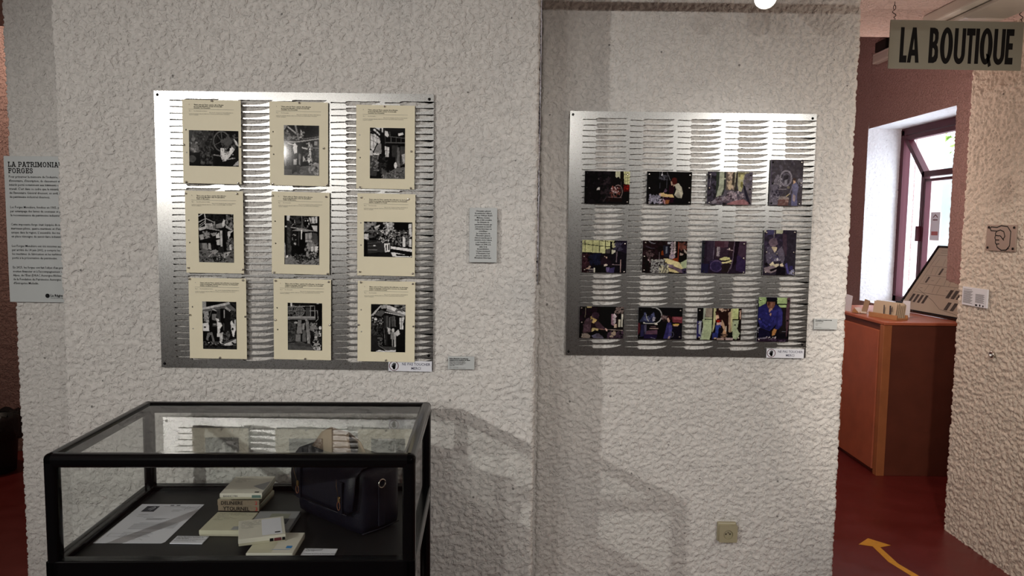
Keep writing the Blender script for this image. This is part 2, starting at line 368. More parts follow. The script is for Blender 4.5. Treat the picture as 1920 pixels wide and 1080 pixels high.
# outside
o = box('neighbouring_house', 3.6, 4.33, 7.6, 9.5, -1, 6, M_OUT); tag(o, 'sunlit pink rendered house wall seen through the shop window', 'house')
o = box('garden_wall', 4.0, 9.0, 9.6, 9.8, -1, 2.56, M_GREYOUT); tag(o, 'grey wall outside beyond the pink house wall', 'wall')

vs_, fs = [], []
for k in range(900):
    th, ph, q = rnd.uniform(0, 2*PI), rnd.uniform(-1.4, 1.4), rnd.uniform(.6, 1)
    c = Vector((6.3+1.3*q*math.cos(th)*math.cos(ph), 11.2+.7*q*math.sin(th)*math.cos(ph), 3.0+1.5*q*math.sin(ph)))
    a = Vector((rnd.uniform(-1, 1), rnd.uniform(-1, 1), rnd.uniform(-1, 1))).normalized()*.11; b = a.orthogonal().normalized()*.06; n = len(vs_)
    vs_ += [c-a, c-b*.9, c+a, c+b]; fs.append((n, n+1, n+2, n+3))
tree = thing('green_tree', 'pale green tree top outside behind the grey wall', 'tree', (0, 0, 0))
tag(mesh_obj('foliage', vs_, fs, M_LEAF, tree), kind='stuff'); tube('trunk', [(6.3, 11.2, -1), (6.32, 11.2, 2.2), (6.25, 11.2, 3.2)], [.12, .09, .04], M_WOODD, tree)
# ------------------------------------------------------------------ window in the shop wall
win = struct(thing('window_1', None, None, (3.275, 0, 0)))
def wbar(name, pts, r=.022, t=.05):
    # flat bar along pts in the window plane (y,z)
    bm = bmesh.new()
    for (ya, za), (yb, zb) in zip(pts[:-1], pts[1:]):
        d = Vector((yb-ya, zb-za)).normalized(); n = Vector((-d.y, d.x))*r; e = d*r*.6
        q = [(ya-e.x-n.x, za-e.y-n.y), (yb+e.x-n.x, zb+e.y-n.y), (yb+e.x+n.x, zb+e.y+n.y), (ya-e.x+n.x, za-e.y+n.y)]
        f = [bm.verts.new((0, y, z)) for y, z in q]; g = [bm.verts.new((t, y, z)) for y, z in q]
        bm.faces.new(f); bm.faces.new(g[::-1])
        for k in range(4): bm.faces.new([f[k], g[k], g[(k+1) % 4], f[(k+1) % 4]])
    bmesh.ops.recalc_face_normals(bm, faces=bm.faces)
    return bm_obj(name, bm, M_REDFRAME, win)
wbar('window_frame', [(6.38, 1.0), (6.38, 2.405), (5.17, 2.405), (5.17, 1.0), (6.38, 1.0)], .028, .06)
wbar('window_sash', [(6.34, 2.36), (6.03, 2.035), (6.03, 1.02)], .02, .05)
wbar('window_sash', [(6.03, 2.035), (5.19, 2.035)], .022, .05)
wbar('window_sash', [(6.31, 2.352), (5.19, 2.352)], .018, .05)
wbar('window_sash', [(5.99, 1.99), (5.99, 1.03)], .010, .045)
wbar('window_sash', [(5.99, 1.985), (5.19, 1.985)], .010, .045)
mesh_obj('pane', [(.03, 6.33, 1.02), (.03, 6.05, 1.02), (.03, 6.05, 2.03), (.03, 6.33, 2.32)], [(0, 1, 2, 3)], M_WGLASS, win)
mesh_obj('pane', [(.03, 6.02, 2.055), (.03, 5.19, 2.055), (.03, 5.19, 2.34), (.03, 6.31, 2.34)], [(0, 1, 2, 3)], M_WGLASS, win)
mesh_obj('pane', [(.03, 5.98, 1.04), (.03, 5.19, 1.04), (.03, 5.19, 1.98), (.03, 5.98, 1.98)], [(0, 1, 2, 3)], M_WGLASS, win)
h = box('window_handle', -.03, 0, 6.015, 6.045, 1.50, 1.62, M_REDFRAME, win, .004)
wst = thing('window_notice', 'small white notice with a red mark stuck on the shop window pane', 'notice', (3.300, 5.86, 1.62), (0, 0, -PI/2))
flat('sheet', [[(-.065, -.11), (.065, -.11), (.065, .11), (-.065, .11)]], M_WHITEP, wst, .001)
strokes('drawing', [[(-.03, .07), (0, .09), (.03, .07)], [(-.03, .05), (.03, .05)]], .008, M_INKR, wst)
rects('red_band', [(-.045, -.07, .045, -.04)], mat('red_print', (.45, .12, .12), .5), wst)

# ------------------------------------------------------------------ floor arrow
ar = flat('floor_arrow', [[(1.775, 3.664), (1.858, 3.740), (1.935, 3.656), (1.868, 3.632), (1.865, 3.45), (1.905, 3.30), (1.94, 3.0), (1.90, 3.0), (1.868, 3.30), (1.828, 3.47), (1.835, 3.642)]], M_YELLOW, None, .001, 'xy', .001)
tag(ar, 'yellow adhesive arrow on the dark red floor pointing into the shop', 'floor arrow')

# ------------------------------------------------------------------ perforated steel plates
def knife_loop(u, v, L=.125, Hh=.0172, T=.052, tilt=0.0, j=0.0):
    # a blade-shaped cut-out: tang slit to the left of (u, v), blade to the right; v is the spine
    P = [(.0, -.30), (.02, -.06), (.10, 0), (.5, -.04), (1.0, .0), (.975, -.16), (.91, -.38), (.80, -.62), (.64, -.85), (.44, -.97), (.2, -1.0), (.05, -.98), (.015, -.75), (0, -.52)]
    lp = [(u+x*L, v+y*(Hh+j)) for x, y in P]
    w = .0044; yc = v-.40*Hh
    lp += [(u-.25*T, yc-w*.5), (u-T, yc-w*.5-tilt), (u-T, yc+w*.5-tilt), (u-.25*T, yc+w*.5)]
    return lp
def plate(label, cx, cz, y, rz=0):
    t = thing('perforated_steel_plate', label, 'metal plate', (cx, y, cz), (0, 0, rz), 'perforated steel plates on the wall')
    S = .99; Hs = S/2; loops = [[(-Hs, -Hs), (Hs, -Hs), (Hs, Hs), (-Hs, Hs)]]
    r = random.Random(int(cx*100))
    rows = 42; pitch = (.94)/rows
    for c in range(5):
        u = -Hs + .105 + c*.1905
        for k in range(rows):
            v = Hs - .026 - k*pitch - (.002 if c % 2 else 0)
            loops.append(knife_loop(u + r.uniform(-.002, .002), v, tilt=r.uniform(-.0015, .0015), j=r.uniform(-.001, .0008)))
    flat('sheet_metal', loops, M_STEEL, t, .002)
    for x, z in [(-Hs+.012, Hs-.014), (Hs-.016, Hs-.018), (Hs-.016, -Hs+.055), (-Hs+.012, -Hs+.014)]:
        s = lathe('screw', [(.004, -.006), (.004, 0), (.0055, .001), (.0045, .0035), (.001, .004)], M_BLACK, t, 10, 'y', (x, 0, z))
    return t
PLX, PLZ, PLY = -.7795, 1.5575, 2.688
PRX, PRZ, PRY = .7195, 1.5585, 3.047
plate('large square steel plate cut with rows of knife shapes, behind the nine cream archive sheets', PLX, PLZ, PLY)
plate('large square steel plate cut with rows of knife shapes, behind the twelve small colour photographs', PRX, PRZ, PRY)

# ------------------------------------------------------------------ painted prints (colour stored per vertex)
def paint(cmds, w, h, seed=0, grain=.06):
    yy, xx = np.mgrid[0:h, 0:w].astype(np.float32); X = (xx+.5)*100/w; Y = (yy+.5)*100/h
    img = np.zeros((h, w, 3), np.float32); rs = np.random.RandomState(seed); asp = h/w
    def pl(s): return [tuple(float(q) for q in t.split(',')) for t in s]
    def inpoly(pt):
        ins = np.zeros((h, w), bool); n = len(pt)
        for i in range(n):
            x0, y0 = pt[i]; x1, y1 = pt[(i+1) % n]
            if y0 == y1: continue
            c = ((y0 > Y) != (y1 > Y)) & (X < (x1-x0)*(Y-y0)/(y1-y0)+x0); ins ^= c
        return ins
    for cmd in cmds.replace('\n', ';').split(';'):
        a = cmd.split()
        if not a: continue
        k = a[0]
        if k == 'b': img[:] = hexc(a[1])
        elif k == 'p': img[inpoly(pl(a[2:]))] = hexc(a[1])
        elif k == 'l':
            pt = pl(a[3:]); wd = float(a[2])/2
            for (x0, y0), (x1, y1) in zip(pt[:-1], pt[1:]):
                dx, dy = x1-x0, (y1-y0)*asp; L = dx*dx+dy*dy+1e-9
                t = np.clip(((X-x0)*dx+(Y-y0)*asp*dy)/L, 0, 1)
                img[np.hypot(X-x0-t*dx, (Y-y0)*asp-t*dy) < wd] = hexc(a[1])
        elif k == 'e':
            (cx, cy), (rx, ry) = pl(a[2:4]); img[((X-cx)/rx)**2+((Y-cy)/ry)**2 < 1] = hexc(a[1])
        elif k == 'r':
            (cx, cy), (rx, ry) = pl(a[3:5]); wd = float(a[2])
            d = np.sqrt(((X-cx)/rx)**2+((Y-cy)/ry)**2); img[np.abs(d-1)*rx < wd/2] = hexc(a[1])
        elif k == 's':   # speckle of small dabs: colour count size x0,y0 x1,y1
            (x0, y0), (x1, y1) = pl(a[4:6]); sz = float(a[3])
            for _ in range(int(a[2])):
                cx, cy = rs.uniform(x0, x1), rs.uniform(y0, y1); rx, ry = sz*rs.uniform(.4, 1.6), sz*rs.uniform(.4, 1.2)/asp; th = rs.uniform(0, 3.1)
                dx, dy = X-cx, (Y-cy); u = dx*math.cos(th)+dy*math.sin(th)*asp; v = -dx*math.sin(th)+dy*math.cos(th)*asp
                m_ = (u/rx)**2+(v/(ry*asp))**2 < 1; f = rs.uniform(.5, 1.15); img[m_] = np.array(hexc(a[1]))*f
        elif k == 'm':   # multiply region: factor x0,y0 x1,y1
            (x0, y0), (x1, y1) = pl(a[2:4]); img[(X > x0) & (X < x1) & (Y > y0) & (Y < y1)] *= float(a[1])
    img *= (1+grain*rs.randn(h, w, 1)*2); 
    low = rs.rand(h//5+3, w//5+3)*.5+.75
    yi = np.linspace(0, h//5+1.9, h); xi = np.linspace(0, w//5+1.9, w); Y0 = yi.astype(int); X0 = xi.astype(int); fy = (yi-Y0)[:, None]; fx = (xi-X0)[None]
    lo = low[Y0][:, X0]*(1-fy)*(1-fx)+low[Y0+1][:, X0]*fy*(1-fx)+low[Y0][:, X0+1]*(1-fy)*fx+low[Y0+1][:, X0+1]*fy*fx
    return np.clip((img*lo[..., None])**1.12, .004, .95)
def print_mesh(name, img, x0, x1, z0, z1, parent, off=.0015):
    h, w, _ = img.shape
    gx = np.linspace(x0, x1, w); gz = np.linspace(z1, z0, h); A, B = np.meshgrid(gx, gz)
    co = np.stack([A, np.full_like(A, -off), B], -1).reshape(-1, 3).astype(np.float32)
    idx = np.arange(w*h).reshape(h, w); q = np.stack([idx[1:, :-1], idx[1:, 1:], idx[:-1, 1:], idx[:-1, :-1]], -1).reshape(-1, 4)
    o = grid_obj(name, co, q, M_PRINT, parent, False)
    at = o.data.color_attributes.new('ink', 'FLOAT_COLOR', 'POINT')
    at.data.foreach_set('color', np.concatenate([img, np.ones((h, w, 1))], -1).astype(np.float32).ravel())
    return o

BW = [
"""b 1e;p 3e 0,0 50,0 48,100 0,100;s 62 160 2 0,0 48,95;s 22 90 2.4 0,0 50,100;p 26 0,0 6,0 8,30 0,28;e 80 9,26 4,5;p 6a 6,34 18,42 22,60 12,66 2,55;s a0 14 2 2,35 20,60;p 18 0,64 22,62 24,100 0,100;e 55 6,80 8,10
p 16 50,0 100,0 100,100 52,100;r 6e 2.2 66,30 16,27;r 3a 1 66,30 12,20;l 70 1.5 65,2 67,28;l 70 1.2 52,40 80,20;l 5a 1.5 56,10 76,48;e 62 67,30 4,5;s 55 40 2.5 66,10 98,50
p 60 70,22 82,18 88,34 78,44 70,38;p e6 63,48 74,50 80,60 86,44 92,52 82,72 74,84 68,86 63,70;p ff 64,54 70,52 72,66 66,66;p f0 82,48 90,50 84,62;p 28 70,50 78,54 76,64 72,60;p dc 90,22 96,30 100,44 94,38;l 90 2.4 50,68 66,71;l 9a 2 76,80 92,76;p b4 88,98 94,88 100,82 100,96;s c0 20 1.6 66,46 92,82;p 10 0,96 46,94 44,100 0,100""",
"""b 1b;s 34 60 4 0,0 100,80;l c2 3.5 12,4 40,19;l 96 5 33,0 42,28;p d4 47,7 53,15 51,25 43,26 48,19;p 9c 0,0 12,0 0,12;l 5a 2 2,14 38,30;s 8a 40 2.6 5,12 58,30;l b4 3.5 0,34 40,33 100,26;l 84 2 58,27 100,22;l d8 3.5 12,36 40,42 66,47;l 8c 2 55,44 100,45;l 82 3.2 4,40 5,80;l 5c 2 20,56 20,80
p 0e 39,40 51,42 50,97 37,97;p f4 31,35 37,40 37,55 30,57 26,46 28,38;p 78 42,55 49,57 47,80 42,78;l b8 1.6 43,58 44,78;p cc 28,68 37,67 36,79 28,79;p d2 54,60 60,66 64,71 54,72;p f0 70,34 76,42 78,66 72,75 66,70 72,55;s c8 26 2.2 66,30 80,75;s 5e 40 2 55,48 98,78;p 9a 86,31 95,31 95,39 86,39
p 70 48,82 72,80 100,90 100,100 20,100;p 3c 0,84 38,80 40,92 0,98;s b6 50 3 70,76 100,96;p 6a 0,88 22,88 24,100 0,100;p 50 36,80 46,80 46,96 37,96;r 8a 1.5 50,92 6,3;p 12 0,50 4,50 4,86 0,86""",
"""b 14;p e2 2,8 14,2 34,16 36,34 20,30 10,46 2,40;l 30 1.2 2,24 30,34;l 30 1.2 8,6 12,40;l 30 1.2 18,6 22,34;l 30 1.2 2,14 32,24;l 14 6 0,2 30,19;p e8 14,0 38,0 38,10;l 0e 6 31,3 33,36;e 0c 8,10 7,3;p 96 12,48 20,36 29,29 34,34 33,50;p b0 12,48 33,49 33,51 12,50;p 0c 32,32 40,44 46,60 40,62 34,52
l 40 2.5 42,0 44,32;p e0 42,6 50,7 54,15 50,19 42,14;p ee 80,11 93,9 95,13 81,16;p e4 42,36 55,38 54,57 45,57;l 22 1 48,36 48,57;l 22 1 42,44 55,45;l 78 1.4 56,17 100,20;l 6c 1.6 44,29 100,29;l 60 1.4 60,17 60,30;l 60 1.4 74,18 74,30;l 60 1.4 88,19 88,30;l 5e 2 56,8 58,16;p 3e 62,34 80,34 78,76 64,70;p 74 78,38 84,38 86,76 76,76;p 4e 86,36 100,36 100,70 88,74;p b8 90,52 100,50 100,68 94,70
p d8 0,45 8,45 9,54 0,54;p f0 9,50 28,51 26,54 10,53;p 46 0,54 18,54 26,72 18,96 0,96;s 8c 40 2.4 0,55 25,85;p 0a 48,58 72,57 74,78 76,86 46,86;e f2 73,73 4,6;p 6e 40,84 52,88 76,78 100,76 100,100 30,100;s 9c 60 1.5 44,84 98,98;s 50 40 2 50,84 98,98;p 12 0,94 40,96 30,100 0,100;s 3a 30 3 26,56 48,90;l a8 1.4 36,80 40,98;p 5a 33,80 48,84 44,94 34,90""",
"""b 17;s 2e 60 4 20,0 100,25;l d6 2.4 0,6 12,1;l cc 2.6 19,0 21,28;l c4 1.8 0,18 22,10 46,18;l b0 1.6 3,28 20,19;l b8 1.4 3,24 20,15;l b0 1.8 46,16 47,32;p 8e 22,20 44,22 44,31 24,29;s c6 24 2.5 24,20 44,30;p c8 0,30 20,26 22,31 4,35;p a4 24,28 60,33 60,35 22,31;p 9a 50,22 68,18 78,22 70,28 50,30;p d6 68,18 72,11 76,13 74,25 68,26;s 8c 30 3 80,0 100,30;p ac 78,22 100,34 90,33 78,28
p 1c 0,35 60,35 60,56 0,56;p b6 2,44 14,42 16,52 6,54;s a0 24 3 14,36 30,50;p a0 34,40 52,38 50,44 40,46;p e0 50,44 58,38 60,50 50,50;p 0c 66,30 82,30 83,80 70,80;p c8 61,34 67,34 68,68 62,68;p 28 76,32 80,32 82,72 78,72;p e0 82,36 98,34 90,44 84,52;p 10 90,40 100,34 100,72 92,60
p 5e 3,60 22,62 24,74 4,72;p 98 10,60 24,60 26,74 12,72;p b0 28,60 34,60 36,74 28,73;p 20 34,62 44,62 44,74 36,74;p d0 50,54 60,52 60,64 52,64;p 30 56,68 70,66 72,84 58,82;s 7a 50 2.6 80,50 98,74;p d0 86,64 92,62 94,74 88,74
p 6e 0,76 14,72 60,80 100,74 100,100 0,100;p a2 24,78 48,73 56,76 46,84;p ba 56,84 88,77 92,80 74,90 56,86;l b4 2 28,88 38,80;p 26 30,92 44,87 80,92 70,97 44,98;s 8a 60 2 0,80 100,99;s 44 50 2.5 0,78 100,99""",
"""b 18;p d6 8,0 17,0 12,24 2,24 2,22 8,21;l b0 1.8 22,6 30,8 30,16 22,20;s 48 40 4 20,0 60,30;l 8e 1.6 50,0 51,30;p 12 54,6 70,8 74,18 62,26 54,20;r 70 1 62,15 9,10;e d8 60,10 1.6,1.6;e d8 67,10 1.6,1.6;e d8 70,16 1.6,1.6;e c0 66,21 1.4,1.4;p d0 70,4 94,1 94,14 76,16;l 22 2 76,2 78,16;l 22 2 86,1 88,15;p d4 78,20 94,20 94,32 84,30;p 12 94,0 100,0 100,100 96,70
l b6 2 20,24 48,27;p 9c 22,31 48,25 88,31 60,32;p 0e 38,32 62,32 58,84 34,80;p 3c 40,33 44,33 42,62 38,60;p ee 47,29 51,29 50,48 47,48;p 3a 8,10 18,12 20,84 8,84;s 58 50 3 10,12 20,84;p e0 24,42 32,42 32,52 24,52;p b8 22,36 34,40 34,60 22,58;s 2a 40 3 20,34 36,62
p b0 60,36 78,34 80,54 60,54;l 22 1 60,42 80,42;l 22 1 60,48 80,48;l 22 1 68,34 68,54;p 5a 76,48 82,34 94,36 96,58 86,56;p 16 58,64 70,60 72,78 58,82;p 88 64,56 84,52 92,70 70,72;s a6 70 2.4 60,56 96,84;p e4 76,64 82,62 82,72 76,72;p e4 88,62 96,62 94,72 88,72
p 8a 2,86 20,82 50,94 100,86 100,100 2,100;p 08 22,84 34,84 52,98 44,98;s a0 120 1.6 4,80 98,99;s 48 80 2 30,78 98,99;p f0 5,81 11,81 11,86 5,86;p 10 0,40 6,40 6,84 0,84;p a8 0,56 3,56 4,86 1,86""",
"""b 18;p 8a 0,6 10,4 8,30 2,28;s a4 60 2.2 0,4 30,28;p da 22,16 34,8 32,14 24,20;p ea 46,4 58,2 60,14 48,18;s c6 40 2 40,2 64,26;p 12 64,0 92,0 92,24 66,24;p d8 92,6 98,4 99,40 93,44;l 30 1 92,18 100,16;l 8c 1.4 0,24 20,26 66,24;l d8 2 66,30 90,30;p d8 46,24 54,24 50,34 44,38;p d0 0,36 10,34 10,52 2,50
s 60 110 2.4 8,24 96,64;p e0 0,44 22,50 20,54 0,48;s e4 40 1.4 28,24 66,60;p 0c 10,48 22,44 26,56 12,56;p 38 8,54 28,54 28,92 8,90;l 70 1 9,62 27,60;l 70 1 9,70 27,69;l 78 1 9,80 28,80;p e8 20,66 24,66 24,70 20,70;p 3c 28,60 44,60 44,88 28,86;p e8 42,62 54,60 54,84 44,88;p 1c 45,66 53,64 53,80 46,82;p ee 48,62 51,62 50,84 48,84
p 0e 66,32 82,34 82,70 66,62;s 8a 40 2.2 62,34 96,66;p e8 80,40 86,44 86,70 80,70;p e0 94,48 98,48 98,70 94,70;p 0c 0,56 8,56 8,100 0,100;p 20 10,90 60,84 60,100 10,100;p f2 56,69 100,76 100,86 56,76;p 14 56,76 100,84 100,88 56,82;p f0 56,86 66,87 100,96 96,99 60,98;p 10 66,90 96,94 96,97 68,96""",
"""b 18;p 9a 0,0 12,0 13,14 0,14;l 22 2 12,0 14,20;p c4 0,14 78,1 82,5 20,18 0,20;p 6c 0,18 82,6 98,16 98,20 60,14 0,24;l d0 2 68,11 82,18;l d0 1.8 68,14 80,20;l d0 2 30,16 42,20;p 30 82,2 98,12 98,4;s 40 40 3 84,20 98,50;p 8c 4,22 16,20 20,44 6,42;s b0 40 2 4,22 18,42;p 7c 28,26 42,26 38,40 28,38;l 80 1.2 28,18 20,34
p 4a 42,16 52,15 52,48 44,48;p 14 52,15 62,14 62,56 52,54;l a8 2 64,18 64,34;p 20 66,14 80,20 84,74 64,76;p 52 60,44 64,46 64,60 60,60;p 4e 30,46 42,46 42,52 30,52;p 9c 32,46 40,46 40,50 32,50
p dc 0,46 18,44 20,62 2,62;p 40 4,52 10,52 10,56 4,56;p 78 14,66 28,64 36,86 30,86 26,74 18,74 16,82 10,80;p 0c 20,70 26,70 26,78 20,78;e e4 45,39 3.4,3.2;l d0 4 40,36 44,42;p e8 42,43 54,44 58,50 52,56 50,74 42,74 44,58;p 10 52,56 58,60 54,68 50,66;p c4 50,66 60,64 58,82 60,92 54,92 50,80;p e0 82,42 86,39 88,43 94,48 98,56 94,64 92,74 88,72 84,58;e 28 88,57 3,3;p d8 94,38 98,36 98,60 94,58
p 58 0,84 30,84 60,84 98,76 98,100 0,100;p d0 34,90 50,86 48,82 60,88;p d0 60,90 98,78 98,86 74,94;p bc 10,84 24,84 30,88 16,90;p 30 0,92 98,92 98,100 0,100;s 1c 40 3 0,84 98,96;s 70 30 2 62,62 80,80""",
"""b 1e;p d8 8,0 14,0 14,8 10,10;p c6 84,0 90,0 88,8 84,8;s 70 60 3 0,6 40,30;p 16 60,2 100,2 100,46 84,46 80,10;l 9c 1.8 0,9 78,6 79,28;l 96 1.8 0,18 86,16 88,34 82,38;l 90 2 66,6 66,30;r 8a 2 36,18 12,9;e 74 36,18 9,7;l 2a 1.6 36,10 36,27;l 2a 1.6 26,18 46,18;p 4e 52,10 64,10 64,28 52,28;p a4 0,29 80,28 80,33 0,35;p 7a 0,33 80,32 80,35 0,36
p 38 0,38 26,38 24,82 0,86;r 5e 1.5 6,62 16,20;s 5a 40 2.6 2,40 24,80;p 8c 30,36 40,36 42,64 26,66;p 9a 42,44 50,42 48,56 42,56;p 10 40,38 46,38 46,44 40,44;p 84 24,66 38,66 38,82 24,82;p 6a 44,56 52,58 54,82 42,82;p 8a 52,36 60,36 66,70 64,88 58,88 54,60;p c0 58,68 60,74 58,84 56,76;p 2a 66,40 86,40 86,68 68,64
s 96 40 2.6 66,42 84,62;e c0 54,36 2.5,1.6;e b8 24,42 5,2;e e4 94,52 4,3.6;p c8 90,58 96,58 96,70 90,70;p 8a 76,60 90,60 88,80 78,78;p cc 78,70 88,70 88,73 78,73;e b0 84,92 10,8;s d4 26 2 74,78 96,98;s 40 24 2.4 76,60 96,96;p 0c 90,4 100,4 100,44 90,44
p 5c 0,86 40,82 74,92 74,100 0,100;l 30 1.4 4,88 72,92;l 9a 1.4 58,80 72,92;p 4a 20,84 70,86 66,92 20,90""",
"""b 19;l a8 3.5 2,24 24,7;p a8 28,3 46,1 48,8 30,10;p dc 46,2 54,3 100,16 100,22 46,9;p 9a 46,9 100,22 94,26 44,14;l e8 1.8 34,16 84,23;p c4 26,4 30,4 8,24 2,24;l e4 2 14,21 22,16;p 5a 8,22 30,12 42,16 30,26;s 7a 40 2.6 70,0 100,16;l cc 1.5 88,8 100,5;p d8 82,28 96,26 94,52 84,52;l 38 1 82,36 96,36;l 38 1 88,27 88,52;p 16 93,38 100,36 100,100 94,84
s b8 26 2 4,28 34,44;s 48 90 2.4 2,30 34,82;p ec 10,29 18,30 18,34 10,34;p 2e 38,24 46,24 48,86 36,86;p 56 44,24 50,24 50,50 44,50;p 70 52,28 56,26 56,48 52,48;p 50 58,26 66,24 66,46 60,46;p 64 66,24 70,26 72,46 68,46;p 0e 36,48 42,50 44,88 34,88;l 66 2 38,50 42,84;p b8 48,50 56,50 56,62 50,62;s d8 14 1.6 46,48 58,62;e c4 64,54 4,4;p 88 58,58 70,58 72,74 58,72;p c0 68,58 72,60 72,88 68,88;p d8 70,58 80,52 84,62 76,66 72,64;l a8 2 62,72 63,88;p 16 74,66 94,66 94,86 76,88
p 2a 0,66 24,66 30,94 0,98;s 6e 26 1.8 20,66 34,88;p 4a 30,88 76,88 74,96 40,97;p e8 40,97 72,95 72,99 40,99;p f0 14,99 26,95 40,98 40,100;p 0e 72,88 100,86 100,100 72,100;l 9a 1 26,88 44,96"""]

